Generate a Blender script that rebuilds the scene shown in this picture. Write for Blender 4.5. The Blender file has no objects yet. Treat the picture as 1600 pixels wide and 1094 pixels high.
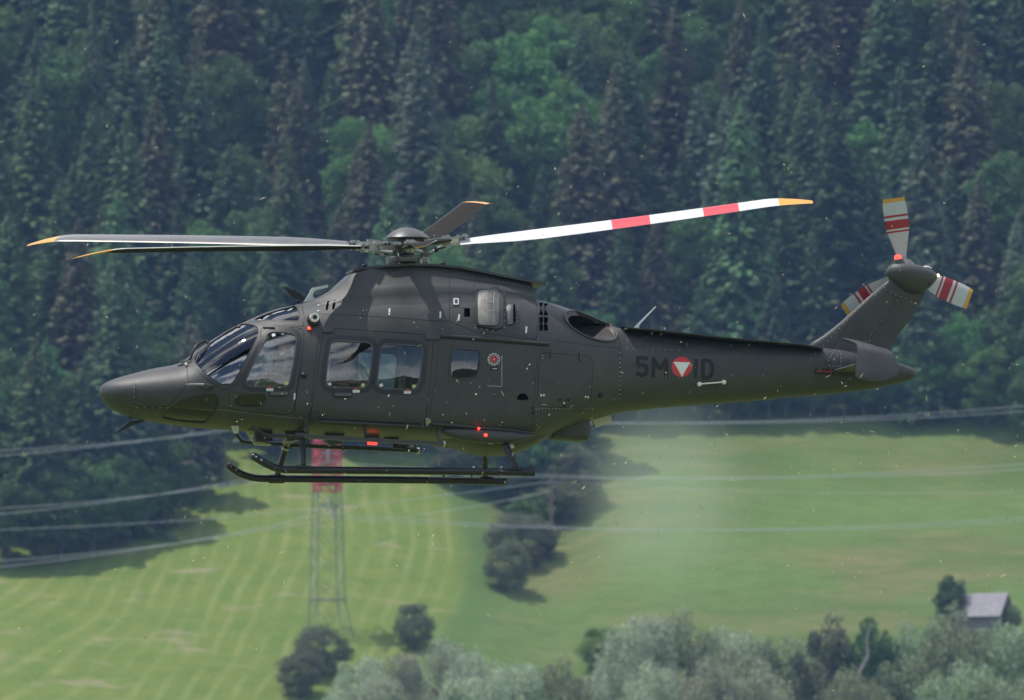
import bpy, bmesh, math, random
import numpy as np
from mathutils import Vector, Matrix, noise
from mathutils.bvhtree import BVHTree
from mathutils.geometry import delaunay_2d_cdt

random.seed(7); np.random.seed(7)
R = math.radians
scn = bpy.context.scene
COL = scn.collection

# ------------------------------------------------------------------ camera
PITCH = R(5.0); DIST = 150.0; F = 15750.0          # F: photo pixels x metres
cam_pos = Vector((0, 0, 1.7))
cd = bpy.data.cameras.new('camera'); cam = bpy.data.objects.new('camera', cd); COL.objects.link(cam)
cam.location = cam_pos; cam.rotation_euler = (R(90) + PITCH, 0, 0)
cd.sensor_width = 36; cd.lens = F * 36 / 1600; cd.clip_start = 1.0; cd.clip_end = 6000
cd.dof.use_dof = True; cd.dof.focus_distance = DIST; cd.dof.aperture_fstop = 4.6
scn.camera = cam
RGT = Vector((1, 0, 0)); FWD = Vector((0, math.cos(PITCH), math.sin(PITCH))); UP = Vector((0, -math.sin(PITCH), math.cos(PITCH)))

def ray(u, v):
    return (FWD + RGT * ((u - 800) / F) + UP * ((547 - v) / F)).normalized()

# ------------------------------------------------------------------ light
SUN = Vector((-0.36, 0.10, 0.925)).normalized()
w = bpy.data.worlds.new('World'); scn.world = w; w.use_nodes = True
nt = w.node_tree; nt.nodes.clear()
out = nt.nodes.new('ShaderNodeOutputWorld'); bg = nt.nodes.new('ShaderNodeBackground')
sky = nt.nodes.new('ShaderNodeTexSky'); sky.sky_type = 'NISHITA'; sky.sun_disc = False
sky.sun_elevation = math.asin(SUN.z); sky.sun_rotation = math.atan2(SUN.x, SUN.y)
sky.air_density = 1.0; sky.dust_density = 0.3; sky.altitude = 1200
tc = nt.nodes.new('ShaderNodeTexCoord'); mp = nt.nodes.new('ShaderNodeMapping'); mp.inputs['Scale'].default_value = (1, 1, 1.5)
nz = nt.nodes.new('ShaderNodeTexNoise'); nz.inputs['Scale'].default_value = 3.4; nz.inputs['Detail'].default_value = 6
rp = nt.nodes.new('ShaderNodeValToRGB'); rp.color_ramp.elements[0].position = .46; rp.color_ramp.elements[1].position = .57
mx = nt.nodes.new('ShaderNodeMix'); mx.data_type = 'RGBA'; mx.inputs[7].default_value = (12.5, 12.8, 13.4, 1)
nt.links.new(tc.outputs['Generated'], mp.inputs[0]); nt.links.new(mp.outputs[0], nz.inputs['Vector'])
nt.links.new(nz.outputs['Fac'], rp.inputs[0]); nt.links.new(rp.outputs[0], mx.inputs[0])
nt.links.new(sky.outputs[0], mx.inputs[6]); nt.links.new(mx.outputs[2], bg.inputs[0]); nt.links.new(bg.outputs[0], out.inputs[0])
bg.inputs[1].default_value = 0.125
sd = bpy.data.lights.new('sun', 'SUN'); sd.energy = 4.2; sd.angle = R(0.6); sd.color = (1, .955, .88)
so = bpy.data.objects.new('sun', sd); COL.objects.link(so); so.rotation_euler = SUN.to_track_quat('Z', 'Y').to_euler()
so.location = (0, 0, 300)
scn.view_settings.view_transform = 'Standard'; scn.view_settings.look = 'None'
scn.view_settings.exposure = 0.0; scn.view_settings.gamma = 1; scn.view_settings.use_curve_mapping = False
scn.render.engine = 'CYCLES'
scn.cycles.max_bounces = 8; scn.cycles.transparent_max_bounces = 24; scn.cycles.volume_bounces = 1
scn.cycles.diffuse_bounces = 3; scn.cycles.glossy_bounces = 3; scn.cycles.use_denoising = True
scn.cycles.caustics_reflective = False; scn.cycles.caustics_refractive = False

# ------------------------------------------------------------------ helpers
def tag(o, label=None, cat=None, group=None, kind=None):
    if label: o['label'] = label
    if cat: o['category'] = cat
    if group: o['group'] = group
    if kind: o['kind'] = kind
    return o

def link(name, me, parent=None, kind=None):
    o = bpy.data.objects.new(name, me); COL.objects.link(o)
    if parent is not None: o.parent = parent
    if kind: o['kind'] = kind
    return o

def empty(name, loc=(0, 0, 0)):
    o = bpy.data.objects.new(name, None); COL.objects.link(o); o.location = loc; o.empty_display_size = .2
    return o

def mesh(name, verts, faces, mats, idx=None, smooth=True, sharp=None):
    me = bpy.data.meshes.new(name)
    me.from_pydata([tuple(v) for v in verts], [], [tuple(f) for f in faces])
    for m in (mats if isinstance(mats, (list, tuple)) else [mats]): me.materials.append(m)
    if idx is not None: me.polygons.foreach_set('material_index', np.array(idx, dtype=np.int32))
    me.polygons.foreach_set('use_smooth', np.full(len(me.polygons), smooth))
    me.update()
    if smooth and sharp: me.set_sharp_from_angle(angle=R(sharp))
    return me

def part(name, verts, faces, mats, parent, idx=None, smooth=True, sharp=35, kind=None):
    return link(name, mesh(name, verts, faces, mats, idx, smooth, sharp), parent, kind)

class MB:
    def __init__(s): s.v = []; s.f = []; s.i = []
    def add(s, v, f, i=0):
        n = len(s.v); s.v += [tuple(x) for x in v]; s.f += [tuple(a + n for a in x) for x in f]; s.i += [i] * len(f); return s
    def box(s, c, d, rot=None, i=0):
        c = Vector(c); d = Vector(d) / 2
        vs = [Vector((x * d.x, y * d.y, z * d.z)) for x in (-1, 1) for y in (-1, 1) for z in (-1, 1)]
        if rot is not None: vs = [rot @ q for q in vs]
        return s.add([c + q for q in vs], [(0, 1, 3, 2), (4, 6, 7, 5), (0, 4, 5, 1), (2, 3, 7, 6), (0, 2, 6, 4), (1, 5, 7, 3)], i)
    def bar(s, a, b, wdt, hgt, up=(0, 0, 1), i=0):
        a = Vector(a); b = Vector(b); d = (b - a); x = d.normalized(); u = Vector(up)
        y = u.cross(x)
        if y.length < 1e-4: y = Vector((1, 0, 0)).cross(x)
        y.normalize(); z = x.cross(y)
        m = Matrix((x, y, z)).transposed()
        return s.box((a + b) / 2, (d.length, wdt, hgt), m, i)
    def tube(s, pts, rad, n=10, i=0, cap=True):
        pts = [Vector(p) for p in pts]; rs = rad if isinstance(rad, (list, tuple)) else [rad] * len(pts)
        rings = []; pn = None
        for k, p in enumerate(pts):
            t = (pts[min(k + 1, len(pts) - 1)] - pts[max(k - 1, 0)])
            t = t.normalized() if t.length > 1e-9 else Vector((0, 0, 1))
            if pn is None:
                a = Vector((0, 0, 1)) if abs(t.z) < .9 else Vector((1, 0, 0)); pn = t.cross(a).normalized()
            else:
                pn = (pn - t * pn.dot(t)).normalized()
            b = t.cross(pn)
            rings.append([p + (pn * math.cos(2 * math.pi * j / n) + b * math.sin(2 * math.pi * j / n)) * rs[k] for j in range(n)])
        vs = [q for r_ in rings for q in r_]; fs = []
        for k in range(len(rings) - 1):
            for j in range(n):
                fs.append((k * n + j, k * n + (j + 1) % n, (k + 1) * n + (j + 1) % n, (k + 1) * n + j))
        if cap: fs += [tuple(reversed(range(n))), tuple((len(rings) - 1) * n + j for j in range(n))]
        return s.add(vs, fs, i)
    def lathe(s, c, axis, prof, n=24, i=0):      # prof: (distance along axis, radius)
        c = Vector(c); ax = Vector(axis).normalized()
        return s.tube([c + ax * a for a, _ in prof], [max(r_, 1e-4) for _, r_ in prof], n, i) if len(prof) > 1 else s
    def build(s, name, mats, parent=None, smooth=True, sharp=35, kind=None):
        return part(name, s.v, s.f, mats, parent, s.i, smooth, sharp, kind)

def spline(pts, sub=6):
    pts = [Vector(p) for p in pts]; o = []
    for k in range(len(pts) - 1):
        p0 = pts[max(k - 1, 0)]; p1 = pts[k]; p2 = pts[k + 1]; p3 = pts[min(k + 2, len(pts) - 1)]
        for j in range(sub):
            t = j / sub
            o.append(.5 * ((2 * p1) + (p2 - p0) * t + (2 * p0 - 5 * p1 + 4 * p2 - p3) * t * t + (3 * p1 - p0 - 3 * p2 + p3) * t ** 3))
    o.append(pts[-1]); return o

def closed(pts, sub=4):                            # smooth closed polygon through 2D points
    n = len(pts); o = []; pts = [Vector((p[0], p[1])) for p in pts]
    for k in range(n):
        p0, p1, p2, p3 = pts[k - 1], pts[k], pts[(k + 1) % n], pts[(k + 2) % n]
        if (p2 - p1).length > 22:                  # long straight runs stay straight
            for j in range(sub): o.append(p1.lerp(p2, j / sub))
        else:
            a = p1 - p0; b = p3 - p2; L_ = (p2 - p1).length
            m1 = (a.normalized() + (p2 - p1).normalized()).normalized() * L_
            m2 = (b.normalized() + (p2 - p1).normalized()).normalized() * L_
            for j in range(sub):
                t = j / sub; t2 = t * t; t3 = t2 * t
                o.append(p1 * (2 * t3 - 3 * t2 + 1) + m1 * (t3 - 2 * t2 + t) + p2 * (-2 * t3 + 3 * t2) + m2 * (t3 - t2))
    return [(p.x, p.y) for p in o]

def rrect(u0, v0, u1, v1, r, skew=0, n=5):         # rounded rectangle; skew: px shift of bottom
    o = []
    for cx, cy, a0 in ((u1 - r, v1 - r, 0), (u0 + r, v1 - r, 90), (u0 + r, v0 + r, 180), (u1 - r, v0 + r, 270)):
        for k in range(n + 1):
            a = R(a0 + 90 * k / n); x = cx + r * math.cos(a); y = cy + r * math.sin(a)
            o.append((x + skew * (y - v0) / max(v1 - v0, 1), y))
    return o

def circle(u, v, r, n=24, ry=None, rot=0):
    ry = ry or r; c, s = math.cos(R(rot)), math.sin(R(rot)); o = []
    for k in range(n):
        a = 2 * math.pi * k / n; x = r * math.cos(a); y = ry * math.sin(a)
        o.append((u + x * c - y * s, v + x * s + y * c))
    return o

def area(p): return sum(p[k - 1][0] * p[k][1] - p[k][0] * p[k - 1][1] for k in range(len(p))) / 2
def grow(poly, d):
    n = len(poly); s = 1 if area(poly) > 0 else -1; o = []
    for k in range(n):
        a = Vector(poly[k - 1]); b = Vector(poly[(k + 1) % n]); t = (b - a)
        if t.length < 1e-6: continue
        t.normalize(); o.append((poly[k][0] + t.y * s * d, poly[k][1] - t.x * s * d))
    return o
def inside(p, poly):
    x, y = p; c = False
    for k in range(len(poly)):
        x1, y1 = poly[k - 1]; x2, y2 = poly[k]
        if (y1 > y) != (y2 > y) and x < (x2 - x1) * (y - y1) / (y2 - y1) + x1: c = not c
    return c

# ------------------------------------------------------------------ materials
def principled(name, col, rough=.5, metal=0, spec=.5, noise_amt=0, nscale=8, bump=0, bscale=60, coat=0, emit=None, estr=0):
    m = bpy.data.materials.new(name); m.use_nodes = True; t = m.node_tree; b = t.nodes['Principled BSDF']
    b.inputs['Base Color'].default_value = (*col, 1); b.inputs['Roughness'].default_value = rough
    b.inputs['Metallic'].default_value = metal; b.inputs['Specular IOR Level'].default_value = spec
    b.inputs['Coat Weight'].default_value = coat
    if emit: b.inputs['Emission Color'].default_value = (*emit, 1); b.inputs['Emission Strength'].default_value = estr
    if noise_amt or bump:
        c = t.nodes.new('ShaderNodeTexCoord')
    if noise_amt:
        n = t.nodes.new('ShaderNodeTexNoise'); n.inputs['Scale'].default_value = nscale; n.inputs['Detail'].default_value = 8
        n.inputs['Roughness'].default_value = .65
        rm = t.nodes.new('ShaderNodeMapRange'); rm.inputs[1].default_value = .3; rm.inputs[2].default_value = .7
        rm.inputs[3].default_value = 1 - noise_amt; rm.inputs[4].default_value = 1 + noise_amt
        mm = t.nodes.new('ShaderNodeMix'); mm.data_type = 'RGBA'; mm.blend_type = 'MULTIPLY'; mm.inputs[0].default_value = 1
        mm.inputs[6].default_value = (*col, 1)
        t.links.new(c.outputs['Object'], n.inputs['Vector']); t.links.new(n.outputs['Fac'], rm.inputs[0])
        t.links.new(rm.outputs[0], mm.inputs[7]); t.links.new(mm.outputs[2], b.inputs['Base Color'])
        rr = t.nodes.new('ShaderNodeMapRange'); rr.inputs[3].default_value = rough * .85; rr.inputs[4].default_value = min(1, rough * 1.15)
        t.links.new(n.outputs['Fac'], rr.inputs[0]); t.links.new(rr.outputs[0], b.inputs['Roughness'])
    if bump:
        n2 = t.nodes.new('ShaderNodeTexNoise'); n2.inputs['Scale'].default_value = bscale; n2.inputs['Detail'].default_value = 4
        bp = t.nodes.new('ShaderNodeBump'); bp.inputs['Strength'].default_value = bump; bp.inputs['Distance'].default_value = .01
        t.links.new(c.outputs['Object'], n2.inputs['Vector']); t.links.new(n2.outputs['Fac'], bp.inputs['Height'])
        t.links.new(bp.outputs[0], b.inputs['Normal'])
    return m

PAINT = principled('army_green_grey_paint', (.0455, .0475, .0485), .54, spec=.45, noise_amt=.22, nscale=3, bump=.06, bscale=5)
PAINT2 = principled('darker_grey_panel_paint', (.038, .041, .044), .45, noise_amt=.12, nscale=6)
BAND = principled('dark_window_surround', (.012, .013, .019), .42)
BLACK = principled('black_rubber', (.008, .008, .009), .55)
SEAM = principled('panel_gap', (.006, .007, .007), .8)
TUBE = principled('black_gear_paint', (.012, .012, .014), .32, noise_amt=.2, nscale=10)
LINER = principled('cabin_lining', (.34, .35, .36), .8)
SEAT = principled('seat_cloth', (.03, .035, .04), .85)
ALU = principled('bare_metal', (.55, .55, .53), .38, metal=.9, noise_amt=.25, nscale=25)
HUBM = principled('worn_hub_metal', (.36, .36, .36), .40, metal=.3, noise_amt=.35, nscale=14)
DKM = principled('dark_hub_metal', (.05, .05, .05), .45, metal=.4, noise_amt=.3, nscale=20)
SCREEN = principled('intake_mesh', (.17, .16, .15), .5, metal=.4, noise_amt=.45, nscale=5, bump=.3, bscale=120)
EXH = principled('heat_stained_exhaust', (.055, .038, .030), .55, metal=.7, noise_amt=.35, nscale=5)
SOOT = principled('exhaust_soot', (.008, .006, .008), .7, metal=.1, noise_amt=.4, nscale=3)
WHITE = principled('white_paint', (.72, .73, .72), .4)
BLADEW = principled('white_blade_paint', (.62, .63, .63), .35, noise_amt=.06, nscale=2)
BLADER = principled('red_blade_paint', (.62, .045, .06), .38)
BLADED = principled('dark_blade_paint', (.020, .018, .015), .9, spec=.1, noise_amt=.2, nscale=2)
BLADEG = principled('grey_blade_skin', (.15, .145, .14), .33, metal=.3, noise_amt=.15, nscale=4)  # grey for leading edges and the tops of the left blades
TIPO = principled('orange_tip_paint', (.68, .33, .05), .4)
TRED = principled('tail_rotor_red', (.28, .012, .02), .4)
TYEL = principled('tail_rotor_yellow', (.5, .28, .03), .4)
RED = principled('marking_red', (.55, .03, .045), .45)
MDARK = principled('marking_dark', (.021, .023, .027), .7, spec=.3)
PLACW = principled('placard_white', (.65, .65, .66), .5)
PLACY = principled('placard_yellow', (.62, .55, .22), .5)
YPLATE = principled('pale_plate', (.50, .50, .42), .5)
LAMP = principled('lit_red_lamp', (.6, .02, .02), .3, emit=(1, .02, .01), estr=9)
LAMPD = principled('lit_red_strip', (.6, .02, .02), .3, emit=(1, .02, .015), estr=5)
HOLE_SHADE = principled('painted_opening_shade', (.002, .002, .002), 1.0, spec=0)  # shade inside vents and slots, put on as near-black plates
RIVET = principled('bare_rivet', (.42, .43, .44), .5, metal=.3)
SUIT = principled('olive_flight_suit', (.17, .20, .13), .9, noise_amt=.3, nscale=12, bump=.5, bscale=18)
SKIN = principled('skin', (.42, .22, .16), .55)
HELM = principled('helmet_grey', (.09, .10, .10), .3)
VISOR = principled('dark_visor', (.01, .01, .014), .08)
VEST = principled('survival_vest', (.10, .11, .08), .9, noise_amt=.4, nscale=20)

def glass_mat(name, tint=(.80, .86, .90), ior=1.5):
    m = bpy.data.materials.new(name); m.use_nodes = True; t = m.node_tree; t.nodes.clear()
    o = t.nodes.new('ShaderNodeOutputMaterial'); a = t.nodes.new('ShaderNodeBsdfTransparent'); a.inputs[0].default_value = (*tint, 1)
    g = t.nodes.new('ShaderNodeBsdfGlossy'); g.inputs['Roughness'].default_value = .015; g.inputs[0].default_value = (1, 1, 1, 1)
    fr = t.nodes.new('ShaderNodeFresnel'); fr.inputs[0].default_value = ior
    c = t.nodes.new('ShaderNodeTexCoord'); n = t.nodes.new('ShaderNodeTexNoise'); n.inputs['Scale'].default_value = 1.6; n.inputs['Detail'].default_value = 1
    b = t.nodes.new('ShaderNodeBump'); b.inputs['Strength'].default_value = .16; b.inputs['Distance'].default_value = .05
    x = t.nodes.new('ShaderNodeMixShader')
    t.links.new(c.outputs['Object'], n.inputs['Vector']); t.links.new(n.outputs['Fac'], b.inputs['Height']); t.links.new(b.outputs[0], g.inputs['Normal'])
    t.links.new(fr.outputs[0], x.inputs[0]); t.links.new(a.outputs[0], x.inputs[1]); t.links.new(g.outputs[0], x.inputs[2]); t.links.new(x.outputs[0], o.inputs[0])
    return m
GLASS = glass_mat('acrylic_window', (.97, .98, .985), ior=1.58)
WGLASS = glass_mat('windscreen_glass', (.88, .91, .94), 1.9)
CGLASS = glass_mat('smoked_chin_glass', (.45, .45, .42), 1.55)

def leaf_mat(name, col, var=.28, trans=.25):
    m = bpy.data.materials.new(name); m.use_nodes = True; t = m.node_tree; b = t.nodes['Principled BSDF']
    g = t.nodes.new('ShaderNodeNewGeometry'); oi = t.nodes.new('ShaderNodeObjectInfo')
    r1 = t.nodes.new('ShaderNodeMapRange'); r1.inputs[3].default_value = 1 - var; r1.inputs[4].default_value = 1 + var
    r2 = t.nodes.new('ShaderNodeMapRange'); r2.inputs[3].default_value = .75; r2.inputs[4].default_value = 1.3
    mu = t.nodes.new('ShaderNodeMath'); mu.operation = 'MULTIPLY'
    hs = t.nodes.new('ShaderNodeHueSaturation'); hs.inputs['Color'].default_value = (*col, 1)
    r3 = t.nodes.new('ShaderNodeMapRange'); r3.inputs[3].default_value = .47; r3.inputs[4].default_value = .53
    t.links.new(g.outputs['Random Per Island'], r1.inputs[0]); t.links.new(oi.outputs['Random'], r2.inputs[0]); t.links.new(oi.outputs['Random'], r3.inputs[0])
    t.links.new(r1.outputs[0], mu.inputs[0]); t.links.new(r2.outputs[0], mu.inputs[1]); t.links.new(mu.outputs[0], hs.inputs['Value']); t.links.new(r3.outputs[0], hs.inputs['Hue'])
    t.links.new(hs.outputs[0], b.inputs['Base Color']); b.inputs['Roughness'].default_value = .75; b.inputs['Specular IOR Level'].default_value = .2
    o = t.nodes['Material Output']; tr = t.nodes.new('ShaderNodeBsdfTranslucent'); t.links.new(hs.outputs[0], tr.inputs[0])
    x = t.nodes.new('ShaderNodeMixShader'); x.inputs[0].default_value = trans
    t.links.new(b.outputs[0], x.inputs[1]); t.links.new(tr.outputs[0], x.inputs[2]); t.links.new(x.outputs[0], o.inputs[0])
    return m
L_SPR = leaf_mat('spruce_green', (.078, .130, .062))
L_SPB = leaf_mat('spruce_brownish', (.120, .125, .072))
L_SPL = leaf_mat('young_spruce_green', (.105, .175, .075))
L_GRY = leaf_mat('grey_green_needles', (.13, .17, .11))
L_BRD = leaf_mat('broadleaf_green', (.080, .150, .050))
L_BRL = leaf_mat('bright_broadleaf', (.11, .20, .06))
L_WIL = leaf_mat('willow_grey_green', (.36, .40, .27), .3)
L_WIG = leaf_mat('willow_green', (.27, .32, .18), .3)
L_DRK = leaf_mat('dark_bush_green', (.145, .165, .10), .4)
L_OLV = leaf_mat('olive_bush_green', (.15, .16, .09))
L_BSH = leaf_mat('fresh_bush_green', (.20, .34, .09))
BARK = principled('bark', (.09, .075, .065), .9, noise_amt=.3, nscale=3)
BARKP = principled('pale_bark', (.26, .24, .22), .9, noise_amt=.3, nscale=3)

# ------------------------------------------------------------------ terrain
PY = [-1100, -560, -420, -150, 0, 450, 700, 1000, 1050, 1138, 1300, 1450, 1700]
PZ = [60, 62, 40, 4, 0, 0, 8, 41, 55, 88.5, 172, 200, 205]
def prof(y):
    return np.interp(y, PY, PZ)
def gz(x, y):
    z = float((prof(y - 12) + prof(y - 4) + prof(y + 4) + prof(y + 12)) / 4)
    k = min(max((y - 900) / 150, 0), 1)
    if k > 0:
        z += k * (1.1 * noise.noise((x / 38, y / 38, 3)) + .5 * noise.noise((x / 14, y / 14, 8)))
        z -= k * 2.2 * math.exp(-((x - (4 + (y - 1090) * -.03)) / 7) ** 2)
        z += k * .035 * (x + 10) * -.6
    if y < -250:
        q = min((-250 - y) / 250, 1)
        z += q * (34 * noise.noise((x / 110, y / 200, 1)) + 14 * noise.noise((x / 45, y / 90, 5)) + 12 * abs(noise.noise((x / 25, 0, 9))))
    return z
def ground_at(u, v, y0=900):
    d = ray(u, v); t = y0
    while t < 1600:
        p = cam_pos + d * t
        if p.z < gz(p.x, p.y): break
        t += 3
    a, b = t - 3, t
    for _ in range(12):
        m = (a + b) / 2; p = cam_pos + d * m
        if p.z < gz(p.x, p.y): b = m
        else: a = m
    return cam_pos + d * b
def to_px(p):
    q = Vector(p) - cam_pos; dd = q.dot(FWD)
    return 800 + F * q.dot(RGT) / dd, 547 - F * q.dot(UP) / dd

xs = np.unique(np.concatenate([np.linspace(-700, -90, 32), np.linspace(-90, 90, 76), np.linspace(90, 700, 32)]))
ys = np.unique(np.concatenate([np.linspace(-1100, -200, 60), np.linspace(-200, 900, 30), np.linspace(900, 1330, 180), np.linspace(1330, 1700, 12)]))
V = [(x, y, gz(x, y)) for y in ys for x in xs]
nx = len(xs)
Fc = [(j * nx + i, j * nx + i + 1, (j + 1) * nx + i + 1, (j + 1) * nx + i) for j in range(len(ys) - 1) for i in range(nx - 1)]

def N(t, k, **kw):
    n = t.nodes.new(k)
    for a, b in kw.items(): setattr(n, a, b)
    return n
def meadow_mat():
    m = bpy.data.materials.new('meadow_grass'); m.use_nodes = True; t = m.node_tree; b = t.nodes['Principled BSDF']; L = t.links.new
    c = N(t, 'ShaderNodeTexCoord'); sep = N(t, 'ShaderNodeSeparateXYZ'); L(c.outputs['Object'], sep.inputs[0])
    def mth(op, a, bb=None, cc=None):
        n = N(t, 'ShaderNodeMath', operation=op)
        for i, q in enumerate((a, bb, cc)):
            if q is None: continue
            if isinstance(q, (int, float)): n.inputs[i].default_value = q
            else: L(q, n.inputs[i])
        return n.outputs[0]
    def noi(scale, det=4, dist=0, sc=(1, 1, 1)):
        n = N(t, 'ShaderNodeTexNoise'); n.inputs['Scale'].default_value = scale; n.inputs['Detail'].default_value = det; n.inputs['Distortion'].default_value = dist
        mp = N(t, 'ShaderNodeMapping'); mp.inputs['Scale'].default_value = sc; L(c.outputs['Object'], mp.inputs[0]); L(mp.outputs[0], n.inputs['Vector']); return n.outputs['Fac']
    def ramp(f, a, bb):
        n = N(t, 'ShaderNodeMapRange'); n.inputs[1].default_value = a; n.inputs[2].default_value = bb; n.clamp = True; L(f, n.inputs[0]); return n.outputs[0]
    def mix(f, a, bb):
        n = N(t, 'ShaderNodeMix', data_type='RGBA')
        if isinstance(f, (int, float)): n.inputs[0].default_value = f
        else: L(f, n.inputs[0])
        for i, q in ((6, a), (7, bb)):
            if isinstance(q, tuple): n.inputs[i].default_value = (*q, 1)
            else: L(q, n.inputs[i])
        return n.outputs[2]
    X, Y = sep.outputs[0], sep.outputs[1]
    n1 = noi(.045, 5); n2 = noi(.25, 5); n3 = noi(1.6, 4)
    # mown hay field: curved windrows round the field, left of the hedge
    cx, cy = HAY
    dx = mth('SUBTRACT', X, cx); dy = mth('SUBTRACT', Y, cy)
    ca, sa = 1.0, 0.0
    rx = mth('ADD', mth('MULTIPLY', dx, ca), mth('MULTIPLY', dy, sa)); ry = mth('SUBTRACT', mth('MULTIPLY', dy, ca * .30), mth('MULTIPLY', dx, sa * .30))
    rr = mth('SQRT', mth('ADD', mth('MULTIPLY', rx, rx), mth('MULTIPLY', ry, ry)))
    rr = mth('ADD', rr, mth('MULTIPLY', noi(.035, 1), 5.0))
    st = mth('SINE', mth('MULTIPLY', rr, 2 * math.pi / 2.2))
    st = ramp(st, .1, 1.1)
    st = mth('MULTIPLY', st, ramp(noi(.16, 3, 0, (1, .35, 1)), .30, .62))
    st = mth('MULTIPLY', st, .17)
    yy = mth('SUBTRACT', Y, 1103.0)
    xb = mth('ADD', mth('ADD', X, mth('MULTIPLY', n2, 2)), mth('MULTIPLY', mth('MULTIPLY', yy, yy), .0042))
    left = ramp(xb, -2.8, -4.6)
    lg = mix(ramp(n2, .35, .65), (.082, .145, .018), (.128, .176, .028)); lg = mix(ramp(n3, .4, .75), lg, (.145, .175, .04))
    lg = mix(st, lg, (.40, .38, .17))
    rg = mix(ramp(noi(.10, 6, .4, (.55, 1.6, 1)), .38, .64), (.072, .120, .028), (.145, .150, .056)); rg = mix(ramp(n1, .42, .66), rg, (.095, .165, .040)); rg = mix(ramp(n3, .5, .8), rg, (.15, .165, .055))
    col = mix(left, rg, lg)
    fine = mth('MULTIPLY', ramp(noi(.55, 6, 0, (.6, 1.4, 1)), .44, .60), .45)
    col = mix(mth('MULTIPLY', fine, mth('SUBTRACT', 1.0, mth('MULTIPLY', left, .75))), col, (.075, .120, .022))
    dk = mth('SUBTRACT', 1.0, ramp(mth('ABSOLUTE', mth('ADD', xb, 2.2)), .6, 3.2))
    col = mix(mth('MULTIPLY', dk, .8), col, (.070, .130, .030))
    bare = mth('MULTIPLY', ramp(noi(.13, 5, .5, (1, 2.2, 1)), .60, .70), left)
    col = mix(mth('MULTIPLY', bare, .55), col, (.27, .23, .15))
    near = ramp(Y, 700, 500)
    col = mix(near, col, mix(ramp(n2, .35, .65), (.12, .165, .035), (.16, .19, .05)))
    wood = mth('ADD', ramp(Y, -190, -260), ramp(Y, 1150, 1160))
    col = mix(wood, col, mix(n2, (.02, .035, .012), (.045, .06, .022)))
    L(col, b.inputs['Base Color']); b.inputs['Roughness'].default_value = .85; b.inputs['Specular IOR Level'].default_value = .15
    bp = N(t, 'ShaderNodeBump'); bp.inputs['Strength'].default_value = .5; bp.inputs['Distance'].default_value = .25
    L(noi(2.5, 5), bp.inputs['Height']); L(bp.outputs[0], b.inputs['Normal'])
    return m
hay = ground_at(-100, 730); HAY = (hay.x, hay.y)
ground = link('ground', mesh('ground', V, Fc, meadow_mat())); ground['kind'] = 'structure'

# ------------------------------------------------------------------ air
hz = bpy.data.materials.new('blue_air'); hz.use_nodes = True; t = hz.node_tree; t.nodes.clear()
o_ = t.nodes.new('ShaderNodeOutputMaterial'); vp = t.nodes.new('ShaderNodeVolumePrincipled')
vp.inputs['Color'].default_value = (.30, .48, .96, 1); vp.inputs['Density'].default_value = .000072; vp.inputs['Anisotropy'].default_value = .1
t.links.new(vp.outputs[0], o_.inputs['Volume'])
mb = MB(); mb.box((0, 300, 119), (1420, 2820, 246)); air = mb.build('haze', hz, smooth=False); air['kind'] = 'stuff'

# ================================================================== HELICOPTER
YAW = R(10.6); ROLL = R(-3.2)
basis = Matrix((RGT, FWD, UP)).transposed().to_4x4()
MH = Matrix.Translation(cam_pos + FWD * DIST) @ basis @ Matrix.Rotation(YAW, 4, 'Z') @ Matrix.Rotation(ROLL, 4, 'X')
MI = MH.inverted(); MR = MI.to_3x3()
heli = empty('helicopter'); heli.matrix_world = MH
tag(heli, 'dark grey-green twin-engined helicopter hovering with skids, white and red banded rotor blades', 'helicopter')
CL = MI @ cam_pos
def P(u, v, L=0.0):                                # local point of a picture point at lateral offset L towards the camera side
    d = MR @ ray(u, v); k = (-L - CL.y) / d.y
    return CL + d * k
def toL(px): d = MR @ px; return d

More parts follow.
